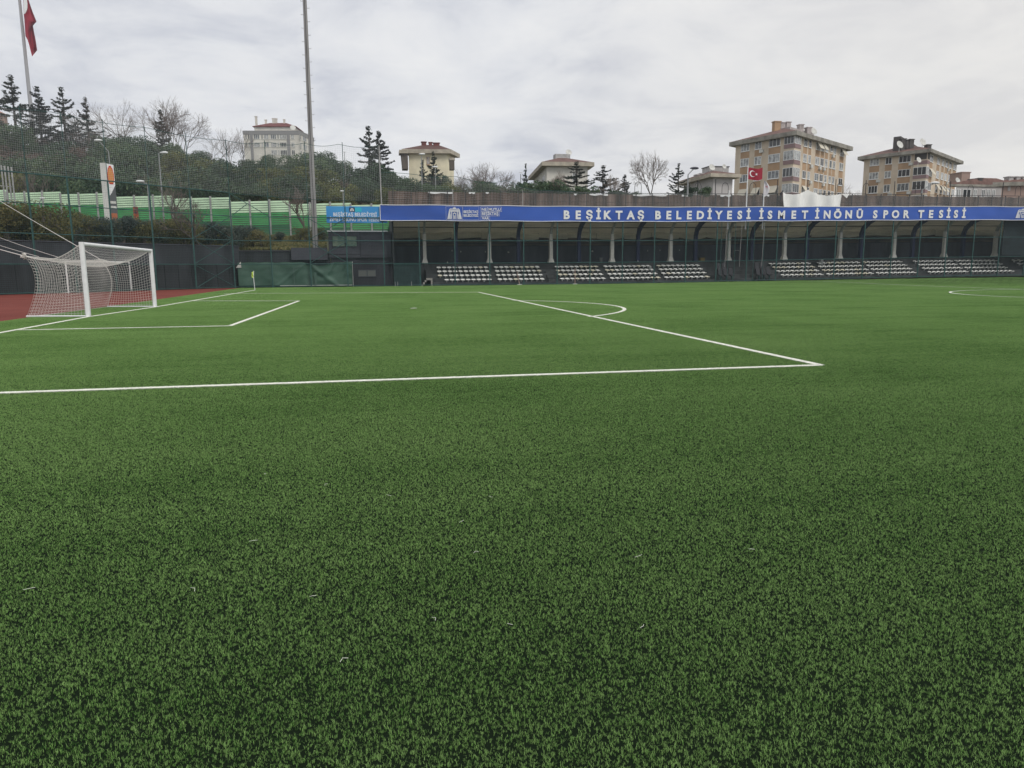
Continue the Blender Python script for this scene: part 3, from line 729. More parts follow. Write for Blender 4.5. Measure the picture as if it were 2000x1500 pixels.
part('poster', mb, mat('poster_print', (.45, .12, .05), .6, nscale=1.7, col2=(.03, .03, .05), detail=2), ps)

# ================================================================ TARPAULIN SHELTER, CHANGING BLOCK, BLUE SIGN
TARP = mat('green_tarpaulin', (.055, .12, .085), .5, nscale=.5, namt=.15, spec=.4)
tp = thing('tarpaulin_shelter', 'low shelter wrapped in a wrinkled dark green tarpaulin by the corner flag', 'shelter', (2.4, 40, 0))
def tarp_top(X): return 2.30-.34*math.exp(-((X-4.6)/1.0)**2)-.05*math.sin(X*2.1)**2
def TPf(u, v):
    X = -2.6+10.2*u; zt = tarp_top(X); z = .17+(zt-.17)*v
    fold = .05*math.sin(X*2.3+v*3)+.10*math.exp(-((X-4.9+(v-.5)*2.2)/.28)**2)+.08*math.exp(-((X-1.9-(v-.4)*2.6)/.2)**2)+.05*mnoise.noise(Vector((X*1.5, z*2, 0)))+.09*math.exp(-((X-6.0+(1-v)*1.4)/.16)**2)*v+.05*math.sin(14*v+X)*math.exp(-((X-4.9)/.9)**2)
    return (X, 39.92-fold, z)
mb = MB(); mb.sheet(TPf, 120, 16, thick=(0, .02, 0)); part('tarpaulin', mb, TARP, tp, sm=True)
mb = MB(); mb.sheet(lambda u, v: (-2.6+10.2*u, 39.96+1.5*v, tarp_top(-2.6+10.2*u)-.12*math.sin(math.pi*v)), 60, 4, thick=(0, 0, -.02)); part('top_cover', mb, TARP, tp, sm=True)
mb = MB(); mb.box((-2.6, 39.98, -.05), (7.58, 41.5, .12)); part('plinth', mb, mat('plinth_shade', (.03, .03, .03), .9), tp)  # dark colour stands in for the shadow below the tarpaulin edge
mb = MB(); mb.box((1.0, 39.86, .125), (7.5, 39.93, .165)); part('bottom_bar', mb, DWHITE, tp)
mb = MB(); mb.tube([(7.6, 39.85, 0), (7.6, 39.85, 2.32)], .03, 6); part('frame_pole', mb, GALV, tp)
mb = MB(); mb.add([(-2.75, 39.80, 1.80), (-2.28, 39.80, 1.80), (-2.30, 39.80, 2.34), (-2.75, 39.82, 1.80), (-2.28, 39.82, 1.80), (-2.30, 39.82, 2.34)], [(0, 1, 2), (5, 4, 3), (0, 3, 4, 1), (1, 4, 5, 2), (2, 5, 3, 0)]); part('corner_patch', mb, DWHITE, tp)
mb = MB()
for (x0, x1, z0, z1) in ((2.28, 2.33, .2, 1.85), (2.33, 3.0, 1.80, 1.85)): mb.box((x0, 39.74, z0), (x1, 39.76, z1))
part('door_outline', mb, mat('tarp_light', (.09, .15, .12), .6), tp)
for x in (3.72, 4.12):
    mb = MB(); mb.box((x, 39.72, .2), (x+.2, 39.735, 1.35)); part('window_strip', mb, mat('tarp_strip', (.07, .13, .10), .4), tp)

cb = thing('changing_block', 'two storey charcoal block with small windows beside the green shelter', 'building', (8.6, 41.5, 0))
mb = MB(); mb.box((5.42, 41.5, 2.72), (11.28, 45.2, 5.12)); part('upper_storey', mb, CHAR3, cb)
mb = MB(); mb.box((5.6, 41.62, -.1), (11.32, 45.0, 2.70)); part('lower_storey', mb, CHAR, cb)
mb = MB(); mb.box((5.35, 41.38, 5.12), (11.0, 45.3, 5.22)); part('roof_edge', mb, WHITE, cb)
mb = MB(); mb.box((5.40, 41.44, 2.66), (11.32, 41.498, 2.78)); mb.box((8.32, 41.45, 2.78), (8.42, 41.498, 5.1)); mb.box((5.42, 41.46, 2.98), (8.32, 41.498, 3.04)); mb.box((8.5, 41.47, 2.9), (11.2, 41.498, 2.94)); mb.box((8.5, 41.47, 4.9), (11.2, 41.498, 4.94)); part('trim', mb, CHAR, cb)
def window(par, x0, x1, z0, z1, Y, split=(.5,), fm=CHAR, pm_=DGLASS, dep=.06):
    f = MB(); t = .07
    f.box((x0, Y-dep, z0), (x1, Y-.002, z0+t)); f.box((x0, Y-dep, z1-t), (x1, Y-.002, z1)); f.box((x0, Y-dep, z0+t), (x0+t, Y-.002, z1-t)); f.box((x1-t, Y-dep, z0+t), (x1, Y-.002, z1-t))
    for s_ in split: xm = x0+(x1-x0)*s_; f.box((xm-t*.6, Y-dep, z0+t), (xm+t*.6, Y-.002, z1-t))
    w = part('window', f, fm, par)
    p = MB(); p.box((x0+t, Y-.03, z0+t), (x1-t, Y-.003, z1-t)); part('pane', p, pm_, w)
window(cb, *(gy(648, 470, 41.5)[0], gy(698, 470, 41.5)[0]), gy(670, 482.5, 41.5)[2], gy(670, 460, 41.5)[2], 41.5, (.52,), CHAR, mat('green_reflection', (.05, .12, .085), .2, spec=.6, nscale=1.2, col2=(.16, .22, .14)))  # the light green reflection is put into the upper pane colour
window(cb, gy(699, 534, 41.6)[0], gy(735, 534, 41.6)[0], gy(700, 541, 41.6)[2], gy(700, 526.5, 41.6)[2], 41.62, (.5,), CHAR3, mat('dull_glass', (.13, .14, .13), .3))
gm = thing('windbreak', 'dark green screen panel between the charcoal block and the seating', 'screen', (12.6, 40.2, 0))
mb = MB(); mb.box((11.4, 40.2, 0), (14.0, 40.26, 1.98)); part('screen', mb, mat('dark_screen', (.022, .045, .045), .85, nscale=1.5, namt=.2), gm)
mb = MB(); mb.box((11.4, 40.14, 1.98), (14.0, 40.3, 2.03)); part('top_rail', mb, TEAL, gm)

bs = thing('blue_sign', 'light blue sign reading BEŞİKTAŞ BELEDİYESİ behind the fence rails', 'sign', (8, FY+.1, 5.8))
sx0, sx1 = gy(637.5, 420, FY+.08)[0], 10.95
sz0, sz1 = gy(690, 435.5, FY+.08)[2], gy(690, 403, FY+.08)[2]
mb = MB(); mb.box((sx0, FY+.08, sz0), (sx1, FY+.14, sz1)); part('board', mb, mat('sky_blue_print', (.030, .20, .52), .45, nscale=.35, col2=(.06, .32, .62), detail=1), bs)
tw = lambda Yp: (lambda x, z, d: (x, Yp, z))
wx0, wx1 = gy(651, 419, FY)[0], gy(736, 419, FY)[0]
z_ = gy(700, 422.3, FY)[2]; part('lettering', text_mb('BEŞİKTAŞ BELEDİYESİ', wx0, z_, .33, tw(FY+.072), w=wx1-wx0, bold=.012), WHITE, bs)
wx0, wx1 = gy(644, 430, FY)[0], gy(741, 430, FY)[0]
z_ = gy(700, 432.0, FY)[2]; part('lettering', text_mb('İSMET İNÖNÜ SPOR TESİSİ', wx0, z_, .33, tw(FY+.072), w=wx1-wx0, bold=.012), WHITE, bs)
lx0, lx1, lz0, lz1 = gy(682, 410, FY)[0], gy(693, 410, FY)[0], gy(690, 413.5, FY)[2], gy(690, 405, FY)[2]
mb = MB(); mb.box((lx0, FY+.068, lz0), (lx1, FY+.079, lz1)); lg = part('logo_plate', mb, mat('logo_navy', (.01, .02, .06), .5), bs)
mb = MB(); mb.box((lx1, FY+.068, lz0), (lx1+.6, FY+.079, lz1)); part('logo_plate', mb, mat('logo_cyan', (.03, .42, .55), .5), bs)

def emblem(X0, z0, w, h, Y, mi=0):
    """white municipal gate emblem: a broad arched gatehouse with crown and three doorways"""
    mb = MB(); f = lambda u, v: S3(X0+u*w, Y, z0+v*h)
    polys = [[(0, 0), (.16, 0), (.22, .55), (.20, .80), (.14, .80)], [(.84, 0), (1, 0), (.86, .80), (.80, .80), (.78, .55)],
             [(.14, .80), (.20, .80), (.80, .80), (.86, .80), (.78, .90), (.60, .86), (.40, .86), (.22, .90)],
             [(.36, .86), (.64, .86), (.58, .97), (.5, 1.0), (.42, .97)], [(.24, 0), (.30, 0), (.34, .62), (.28, .62)], [(.70, 0), (.76, 0), (.72, .62), (.66, .62)],
             [(.38, 0), (.43, 0), (.44, .52), (.39, .52)], [(.57, 0), (.62, 0), (.61, .52), (.56, .52)], [(.22, .62), (.78, .62), (.79, .76), (.21, .76)], [(.44, .45), (.56, .45), (.54, .56), (.46, .56)],
             [(.47, 0), (.53, 0), (.53, .3), (.47, .3)], [(.17, 0), (.23, 0), (.24, .4), (.20, .4)], [(.77, 0), (.83, 0), (.80, .4), (.76, .4)]]
    for p in polys: mb.prism([f(*q) for q in p][::-1], (0, .006, 0))
    return mb
part('crest', emblem(lx0+.08, lz0+.06, lx1-lx0-.16, lz1-lz0-.12, FY+.060), WHITE, bs)

# ---- the long blue banner
bb = thing('long_banner', 'very long royal blue banner with wide white capitals across the stand roof', 'banner', (45, FY-.1, 6))
BZ0, BZ1, BY = 6.05, 7.46, FY-.10
BLUE = mat('royal_blue_print', (.030, .095, .40), .42, nscale=.25, namt=.14, stretch=(.35, 1, 1.4), detail=3, spec=.4)
def BP(u, v):
    X = 10.3+u*79; return (X, BY+.02*math.sin(X*1.9)*math.sin(math.pi*v)+.03*mnoise.noise(Vector((X*.5, v, 0))), BZ0+(BZ1-BZ0)*v+slope(X)+(.02*math.sin(X*.94)))
mb = MB(); mb.sheet(BP, 320, 4, thick=(0, .03, 0)); part('banner_cloth', mb, BLUE, bb, sm=True)
for v, nm in ((1, 'white_edge'), (0, 'white_edge')):
    mb = MB(); mb.tube([np.array(BP(u, v))+[0, -.01, 0] for u in np.linspace(0, 1, 160)], .032, 5); part(nm, mb, WHITE, bb)
mb = MB(); mb.tube([BP(0, 0), BP(0, 1)], .03, 5); part('white_edge', mb, WHITE, bb)
mb = MB(); LY = BY-.055
letters = [('B',1107),('E',1129.5),('Ş',1151),('İ',1169),('K',1187),('T',1209),('A',1232),('Ş',1251.5),('B',1285.5),('E',1306.5),('L',1326),('E',1346.5),('D',1368),('İ',1386),('Y',1404),('E',1425),('S',1445),('İ',1462),
 ('İ',1487),('S',1504),('M',1526.5),('E',1550.5),('T',1572),('İ',1596),('N',1615.5),('Ö',1636),('N',1657.5),('Ü',1679),('S',1709.5),('P',1730),('O',1749),('R',1770.5),('T',1799),('E',1818.5),('S',1838),('İ',1852.5),('S',1867),('İ',1882.5)]
for ch, px in letters:
    c = gy(px, 420, LY); t = text_mb(ch, c[0], BZ0+.25, .79, lambda x, z, d: S3(x, LY, z), bold=.045, centre=True)
    part('letter', t, WHITE, bb)
def bx(px): return gy(px, 418, LY)[0]
ex0, ex1 = bx(873.5), bx(902); part('crest', emblem(ex0, BZ0+.16, ex1-ex0, 1.08, LY), mat('print_white', (.62, .64, .68), .5), bb)
ex0, ex1 = bx(1984), bx(2012); part('crest', emblem(ex0, BZ0+.2, ex1-ex0, 1.02, LY), MATS['print_white'], bb)
TL_ = lambda x, z, d: S3(x, LY, z)
part('lettering', text_mb('BEŞİKTAŞ', bx(905.5), BZ0+.72, .24, TL_, w=bx(934)-bx(905.5), bold=.02), WHITE, bb)
part('lettering', text_mb('BELEDİYESİ', bx(905.5), BZ0+.38, .24, TL_, w=bx(934)-bx(905.5), bold=.02), WHITE, bb)
def frame_rect(mb, x0, x1, z0, z1, t=.018):
    for a, b, c, d in ((x0, x1, z0, z0+t), (x0, x1, z1-t, z1), (x0, x0+t, z0+t, z1-t), (x1-t, x1, z0+t, z1-t)): mb.box((a, LY-.004, c), (b, LY+.004, d))
mb = MB(); frame_rect(mb, bx(871), bx(935.5), BZ0+.1, BZ1-.1, .012); frame_rect(mb, bx(903.3), bx(903.7), BZ0+.12, BZ1-.12, .008)
frame_rect(mb, bx(939), bx(952), BZ1-.54, BZ1-.10); frame_rect(mb, bx(952.6), bx(980), BZ1-.54, BZ1-.10); frame_rect(mb, bx(939), bx(975.5), BZ1-.96, BZ1-.565); frame_rect(mb, bx(939), bx(956.7), BZ1-1.37, BZ1-.985)
part('box_outline', mb, WHITE, bb)
for body, a, b, z in (('NE', 941, 950.5, BZ1-.46), ('MUTLU', 954.5, 978, BZ1-.46), ('BEŞİKTAŞ', 941, 973.5, BZ1-.86), ('VAR', 941, 955, BZ1-1.28)):
    part('lettering', text_mb(body, bx(a), z, .25, TL_, w=bx(b)-bx(a), bold=.02), WHITE, bb)

# ================================================================ THE STAND
st = thing('grandstand', 'long covered stand with stepped dark terrace, white columns and beige roof lining', 'stand', (45, 44, 0))
SX0, SX1 = 11.5, 100.0
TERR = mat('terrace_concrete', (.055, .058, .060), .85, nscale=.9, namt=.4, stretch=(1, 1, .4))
def strip(mb, prof, x0, x1, step=4.):
    """a profile in (Y, z) carried along X, following the climb of the ground"""
    n = max(1, int((x1-x0)/step)); xs_ = np.linspace(x0, x1, n+1); k = len(prof)
    vs = [S3(x, y, z) for x in xs_ for y, z in prof]
    fs = [(i*k+j, (i+1)*k+j, (i+1)*k+(j+1) % k, i*k+(j+1) % k) for i in range(n) for j in range(k)]
    fs += [tuple(range(k)), tuple(range(n*k, (n+1)*k))[::-1]]
    mb.add(vs, fs)
ROWY = [41.15, 41.9, 42.65, 43.4]; ROWZ = [.46, .87, 1.27, 1.66]
prof = [(40.75, -.3), (40.75, .28), (41.5, .28), (41.5, .68), (42.25, .68), (42.25, 1.08), (43.0, 1.08), (43.0, 1.47), (43.75, 1.47), (43.75, 2.04), (50.2, 2.04), (50.2, -.3)]
mb = MB(); strip(mb, prof, 14.6, SX1); part('terrace', mb, TERR, st)
mb = MB(); strip(mb, [(43.76, -.3), (43.76, 2.035), (50.2, 2.035), (50.2, -.3)], SX0, 14.59); part('side_platform', mb, TERR, st)
mb = MB()
for k in range(4): mb.box((14.0+.16*k, 40.5, -.1), (14.45+.16*k+.14, 40.74, .12+.2*k))
part('end_steps', mb, mat('step_concrete', (.32, .31, .28), .9, nscale=3, namt=.2), st)
# aisles: small extra steps in the gaps between the seat blocks
for xa_ in (21.25, 27.1, 32.8, 38.55, 57.2, 62.9, 68.7, 74.8):
    mb = MB()
    for k in range(4):
        y = 40.78+.75*k; z = (.28, .68, 1.08, 1.47)[k]
        mb.box((xa_-.35, y-.34, (-.1, .28, .68, 1.08)[k]+slope(xa_)+.003), (xa_+.35, y-.031, z-.2+slope(xa_)))
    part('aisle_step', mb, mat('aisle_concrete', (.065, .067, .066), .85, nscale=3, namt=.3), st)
# back wall
mb = MB(); strip(mb, [(50.0, 2.0), (50.0, 4.0), (50.25, 4.0), (50.25, 2.0)], SX0, SX1); part('back_wall', mb, mat('stand_back', (.085, .092, .118), .8, nscale=.7, namt=.3, stretch=(1, 1, .2)), st)
mb = MB(); strip(mb, [(50.3, 4.0), (50.3, 4.95), (50.4, 4.95), (50.4, 4.0)], SX0, SX1); part('back_slot', mb, mat('brown_slot', (.16, .125, .10), .9, nscale=1.2, col2=(.05, .05, .055), detail=5, stretch=(.5, 1, 2)), st)
mb = MB()
for z in (4.0, 4.3, 4.62): strip(mb, [(50.1, z), (50.1, z+.06), (50.16, z+.06), (50.16, z)], SX0, SX1)
part('back_rail', mb, NAVY, st)
mb = MB(); strip(mb, [(43.8, 2.045), (43.8, 2.14), (43.87, 2.14), (43.87, 2.045)], SX0, SX1, 4); part('platform_kerb', mb, mat('kerb_dark', (.02, .022, .024), .9), st)
# lining of the roof and the loose tarpaulin at the back
LIN = mat('beige_lining', (.76, .71, .56), .8, nscale=.5, namt=.18, stretch=(.4, 1, 2))
def roofz(Y): t = (Y-39.9)/10.3; return 7.15-1.1*t**1.6-.62*t**4
mb = MB()
pr_ = [(Y, roofz(Y)) for Y in np.linspace(39.9, 50.2, 9)]; pr2 = [(Y, z+.10) for Y, z in pr_][::-1]
def membrane(name, col, k):
    m = mat(name, col, .8, nscale=.5, namt=.16, stretch=(.4, 1, 2)); t = m.node_tree; b = t.nodes['Principled BSDF']
    tr_ = N('ShaderNodeBsdfTranslucent', t); src = b.inputs['Base Color'].links[0].from_socket; t.links.new(src, tr_.inputs[0])
    x_ = N('ShaderNodeMixShader', t); x_.inputs[0].default_value = k; t.links.new(b.outputs[0], x_.inputs[1]); t.links.new(tr_.outputs[0], x_.inputs[2]); t.links.new(x_.outputs[0], t.nodes['Material Output'].inputs[0]); return m
MEM = membrane('beige_membrane', (.62, .57, .43), .38)
vs_ = [S3(SX0+(SX1-SX0)*i/44, y, z) for i in range(45) for y, z in pr_]; mb.add(vs_, [(i*9+j, (i+1)*9+j, (i+1)*9+j+1, i*9+j+1) for i in range(44) for j in range(8)]); part('roof_lining', mb, MEM, st, sm=False)
mb = MB(); vs_ = [S3(SX0-.1+(SX1-SX0+.2)*i/44, y, z+.18) for i in range(45) for y, z in pr_]; mb.add(vs_, [(i*9+j, (i+1)*9+j, (i+1)*9+j+1, i*9+j+1) for i in range(44) for j in range(8)]); part('roof_sheet', mb, membrane('roof_membrane', (.50, .50, .48), .42), st)
for Y in (42, 44.4, 46.6, 48.6):
    mb = MB(); strip(mb, [(Y, roofz(Y)-.10), (Y, roofz(Y)-.003), (Y+.08, roofz(Y+.08)-.003), (Y+.08, roofz(Y)-.10)], SX0, SX1); part('purlin', mb, mat('purlin_paint', (.12, .115, .09), .7), st)
colpx = [(830, 516), (956, 516), (1076, 515), (1195, 513), (1309, 511), (1422, 508), (1531, 505), (1639, 504), (1744, 503), (1843, 502), (1942, 500)]
colX = [gy(x, y, 44.1)[0] for x, y in colpx]
edges = [SX0]+[(a+b)/2 for a, b in zip(colX[:-1], colX[1:])]+[SX1]
COLM = mat('column_concrete', (.72, .70, .64), .8, nscale=1.2, namt=.14, stretch=(1, 1, .4)); ARM = mat('column_arm', (.40, .42, .39), .7)
allX = sorted([(x, 0) for x in colX]+[((a+b)/2, 1) for a, b in zip(colX[:-1], colX[1:])])
bay = 0
for (xa_, _), (xb_, _) in zip([(SX0, 0)]+allX, allX+[(SX1, 0)]):
    if xb_-xa_ < .8: continue
    bay += 1; sgn = random.uniform(.06, .16); ph = random.uniform(0, 6)
    def TB(u, v, xa_=xa_, xb_=xb_, sgn=sgn, ph=ph):
        X = xa_+.01+(xb_-xa_-.02)*u
        return S3(X, 49.75-.10*math.sin(v*math.pi)-.05*math.sin(X*4+ph), 4.86+.10*math.sin(u*3.1+ph)+.62*v-sgn*math.sin(math.pi*u)*(1-v)) if True else None
    mb = MB(); mb.sheet(TB, 14, 4, thick=(0, .02, 0)); part('loose_lining', mb, LIN, st, sm=True)
def sweep(mb, path, w, d0, d1=None):
    """rectangular section swept through (Y, z) points at constant X"""
    vs = []; n = len(path)
    for i, (X, Y, z, hw, hd) in enumerate(path):
        a = np.array(path[max(0, i-1)][1:3]); b = np.array(path[min(n-1, i+1)][1:3]); t = b-a; t /= np.linalg.norm(t); q = np.array([-t[1], t[0]])
        for sx_, sd_ in ((-1, -1), (1, -1), (1, 1), (-1, 1)): vs.append(S3(X+sx_*hw, Y+q[0]*sd_*hd, z+q[1]*sd_*hd))
    fs = [(i*4+k, i*4+(k+1) % 4, (i+1)*4+(k+1) % 4, (i+1)*4+k) for i in range(n-1) for k in range(4)]+[(0, 3, 2, 1), tuple(range(4*n-4, 4*n))]
    mb.add(vs, fs)
for X in colX:
    mb = MB(); sweep(mb, [(X, 44.1, 2.05, .30, .30), (X, 44.1, 2.18, .30, .30), (X, 44.1, 2.62, .17, .20), (X, 44.12, 5.05, .155, .18)], 0, 0)
    c_ = part('column', mb, COLM, st)
    mb = MB(); sweep(mb, [(X, 44.12, 5.053, .10, .14), (X, 43.9, 5.5, .10, .14), (X, 43.3, 6.05, .09, .13), (X, 42.3, 6.5, .09, .12), (X, 40.6, 6.86, .08, .10)], 0, 0)
    part('roof_arm', mb, ARM, c_)
for X, k in allX:
    if k != 1: continue
    mb = MB(); sweep(mb, [(X, 45.2, 2.05, .17, .2), (X, 45.2, 4.9, .17, .2), (X, 44.9, 5.5, .16, .22), (X, 44.0, 6.1, .15, .22), (X, 42.4, 6.6, .13, .18), (X, 40.6, 6.9, .11, .12)], 0, 0)
    part('navy_frame', mb, mat('navy_frame', (.025, .035, .10), .5), st)
mb = MB(); mb.box((SX0-.15, 40.4, 2.0), (SX0, 50.4, 6.9)); part('end_wall', mb, CHAR2, st)
mb = MB(); strip(mb, [(40.2, 2.25), (40.2, 6.2), (40.26, 6.2), (40.26, 2.25)], 78.2, 96, 3); part('end_screen', mb, mat('end_screen', (.018, .028, .032), .85, nscale=.8, namt=.3), st)

# ---- seats
SEATM = mat('white_seat_plastic', (.80, .80, .76), .5, nscale=1.3, namt=.10)
YSEAT = mat('yellowed_seat_plastic', (.74, .70, .56), .5)
def seat_mesh(name, m):
    mb = MB()
    # moulded shell: a dished pan with rolled front lip and a low rounded back
    prof_ = [(-.19, .00), (-.21, .03), (-.18, .05), (-.05, .03), (.10, .04), (.17, .075), (.205, .135), (.215, .150)]
    nx = 8; vs = []; n = len(prof_)
    for i in range(nx+1):
        u = -1+2*i/nx
        for (y, z) in prof_:
            vs.append((.205*u*(1-.06*max(0, (z-.05)/.15)), y*(1-.05*u*u), z+.03*abs(u)**3*(1 if y < .15 else -.8)))
    o = len(vs); vs += [(x, y+.004, z-.022) for x, y, z in vs]
    fs = [(i*n+j, (i+1)*n+j, (i+1)*n+j+1, i*n+j+1) for i in range(nx) for j in range(n-1)]
    fs += [tuple(k+o for k in f[::-1]) for f in fs]
    for i in range(nx): fs += [(i*n, i*n+o, (i+1)*n+o, (i+1)*n), (i*n+n-1, (i+1)*n+n-1, (i+1)*n+n-1+o, i*n+n-1+o)]
    for j in range(n-1): fs += [(j, j+1, j+1+o, j+o), (nx*n+j, nx*n+j+o, nx*n+j+1+o, nx*n+j+1)]
    mb.add(vs, fs); mb.box((-.03, -.05, -.17), (.03, .12, .012))
    me = bpy.data.meshes.new(name); me.from_pydata(mb.v, [], mb.f); me.materials.append(m); me.polygons.foreach_set('use_smooth', [True]*len(me.polygons)); me.update(); return me
sm1, sm2 = seat_mesh('seat', SEATM), seat_mesh('seat', YSEAT)
ORD = ['first', 'second', 'third', 'fourth', 'fifth', 'sixth', 'seventh', 'eighth', 'ninth', 'tenth', 'eleventh', 'twelfth']
blocks = [('leftmost block', [(867, 961), (854, 960), (853, 956), (852, 954)], [9, 10, 10, 10]), ('second block', [(971, 1064), (968, 1061), (966, 1058), (964, 1054)], [9, 9, 9, 9]),
          ('third block', [(1093, 1183), (1089, 1178), (1085, 1172), (1083, 1168)], [9, 9, 9, 9]), ('fourth block', [(1191, 1290), (1186, 1284), (1181, 1277), (1178, 1270)], [10, 10, 10, 10]),
          ('fifth block', [(1297, 1386), (1291, 1379), (1286, 1372), (1281, 1366)], [9, 9, 9, 9]), ('sixth block', [(1525, 1607), (1516, 1598), (1508, 1590), (1500, 1581)], [9, 9, 9, 9]),
          ('seventh block', [(1614, 1705), (1605, 1695), (1597, 1684), (1594, 1677)], [10, 10, 10, 9]), ('eighth block', [(1711, 1788), (1700, 1779), (1691, 1769), (1683, 1759)], [9, 9, 9, 9]),
          ('ninth block', [(1812, 1889), (1800, 1877), (1790, 1866), (1781, 1857)], [9, 9, 9, 9]), ('tenth block', [(1895, 1978), (1883, 1965), (1872, 1954), (1862, 1943)], [10, 10, 10, 10]),
          ('last block', [(2010, 2050), (1995, 2050), (1983, 2050), (1972, 2050)], [4, 5, 6, 7])]
rown = ['front row', 'second row', 'third row', 'top row']; nseat = 0; rest = MB(); sm_v = [tuple(v.co) for v in sm1.vertices]; sm_f = [tuple(p.vertices) for p in sm1.polygons]
for bn, rows, cnt in blocks:
    for r_ in range(4):
        Yr = ROWY[r_]
        x0 = gy(rows[r_][0], 540, Yr)[0]; x1 = gy(rows[r_][1], 540, Yr)[0]; n = cnt[r_]; pitch = (x1-x0)/n
        for k in range(n):
            X = x0+pitch*(k+.5); loc = (X, Yr-.04+random.uniform(-.01, .01), ROWZ[r_]+slope(X))
            if bn == 'third block' and r_ == 3 and k == 6: pass
            if nseat < 300:
                o = bpy.data.objects.new('seat', sm2 if random.random() < .14 else sm1); scene.collection.objects.link(o); o.location = loc; o.rotation_euler = (random.uniform(-.04, .04), 0, random.uniform(-.03, .03))
                tag(o, f'white plastic seat, {ORD[k]} from the left in the {rown[r_]} of the {bn}', 'seat', 'white seats on the stand terrace'); nseat += 1
            else:
                rest.add([(v[0]+loc[0], v[1]+loc[1], v[2]+loc[2]) for v in sm_v], sm_f)
tag(part('seat_rows', rest, SEATM, sm=True), 'white plastic seats of the blocks farthest to the right', 'seats', kind='stuff')
# black padded seats of the team benches
BLK = mat('black_seat_fabric', (.030, .028, .036), .6)
def black_seat(X, Y, z, label):
    t = thing('padded_seat', label, 'seat', (X, Y, z), 'black team bench seats')
    mb = MB(); mb.box((X-.21, Y-.22, z+.38), (X+.21, Y+.20, z+.50)); part('cushion', mb, BLK, t)
    mb = MB(); mb.prism([(X-.21, Y+.16, z+.50), (X+.21, Y+.16, z+.50), (X+.20, Y+.34, z+1.12), (X+.10, Y+.37, z+1.22), (X-.10, Y+.37, z+1.22), (X-.20, Y+.34, z+1.12)], (0, .08, 0)); part('backrest', mb, BLK, t)
    mb = MB(); mb.box((X-.03, Y-.10, z), (X+.03, Y+.1, z+.379)); part('pedestal', mb, TEAL, t)
for g_, pxs in enumerate(((1408, 1418, 1429), (1482, 1492, 1502))):
    side_ = ('left', 'right')[g_]
    for k, px in enumerate(pxs):
        X = gy(px, 540, 40.4)[0]; black_seat(X, 40.35, .36+slope(X)-.2, f'black padded seat, {ORD[k]} in the lower row of the {side_} team bench')
    for k, px in enumerate([p-3 for p in pxs[:2]]):
        X = gy(px, 530, 42.0)[0]; black_seat(X, 41.9, .68+slope(X), f'black padded seat, {ORD[k]} in the upper row of the {side_} team bench')
    xa_ = gy(pxs[0]-8, 545, 40.3)[0]; xb_ = gy(pxs[-1]+12, 545, 40.3)[0]
    t = thing('bench_platform', f'low metal bench frame carrying the black seats of the {side_} team bench', 'frame', (xa_, 40.3, 0))
    mb = MB(); mb.box((xa_, 40.05, .10+slope(xa_)), (xb_, 40.72, .155+slope(xa_))); part('deck', mb, CHAR3, t)
    for x in (xa_+.05, (xa_+xb_)/2, xb_-.05):
        mb = MB(); mb.tube([S3(x, 40.1, -.05), S3(x, 40.1, .099)], .03, 6); part('leg', mb, GALV, t)

# loose bits along the stand
def simple_thing(nm, lab, cat, parts_, loc, group=None):
    t = thing(nm, lab, cat, loc, group)
    for pn, mb, m in parts_: part(pn, mb, m, t)
    return t
for px, py, Yb, w, h, lab in ((1174, 513, 46.5, .38, .62, 'grey plastic bin standing beside the fourth white column'), (1269, 531, 42.9, .34, .6, 'grey plastic bin in the aisle below the fourth letter group')):
    c = gy(px, py, Yb); c[2] = (2.045 if Yb > 44 else 1.08)+slope(c[0]); b = MB(); b.tube([c, c+[0, 0, h*.9]], [w*.42, w*.5], 12); l_ = MB(); l_.tube([c+[0, 0, h*.9+.002], c+[0, 0, h]], [w*.54, w*.5], 12)
    simple_thing('litter_bin', lab if Yb > 44 else 'grey plastic bin standing among the fourth block of white seats', 'bin', [('bucket', b, mat('bin_grey', (.24, .25, .25), .5)), ('lid', l_, mat('bin_grey', (.24, .25, .25), .5))], c)
c = gy(1604, 516, 43.3); c[2] = 1.47+slope(c[0]); b = MB(); b.tube([c, c+[0, 0, .55]], [.17, .2], 12); l_ = MB(); l_.tube([c+[0, 0, .552], c+[0, 0, .6]], [.22, .2], 12)
simple_thing('litter_bin', 'grey plastic bin on the top step between sixth and seventh seat blocks', 'bin', [('bucket', b, MATS['bin_grey']), ('lid', l_, MATS['bin_grey'])], c)
c = gy(1437, 508, 46.2); c[2] = 2.045+slope(c[0]); b = MB(); b.box((c[0]-.28, c[1]-.2, c[2]), (c[0]+.28, c[1]+.25, c[2]+1.25)); d_ = MB(); d_.box((c[0]-.24, c[1]-.225, c[2]+.06), (c[0]+.24, c[1]-.202, c[2]+1.18))
simple_thing('metal_cabinet', 'grey metal cabinet on the platform right of the sixth column', 'cabinet', [('body', b, GALV), ('door', d_, CHAR3)], c)
c = gy(1373, 511, 46.0); c[2] = 2.045+slope(c[0]); b = MB(); b.box((c[0]-.4, c[1]-.25, c[2]), (c[0]+.1, c[1]+.2, c[2]+.42)); d_ = MB(); d_.box((c[0]-.44, c[1]-.29, c[2]+.422), (c[0]+.14, c[1]+.24, c[2]+.50))
simple_thing('ochre_box', 'ochre yellow box left on the platform before the covered team benches', 'box', [('box', b, mat('ochre_box', (.28, .20, .06), .7)), ('cover', d_, mat('ochre_cover', (.18, .13, .05), .7))], c)
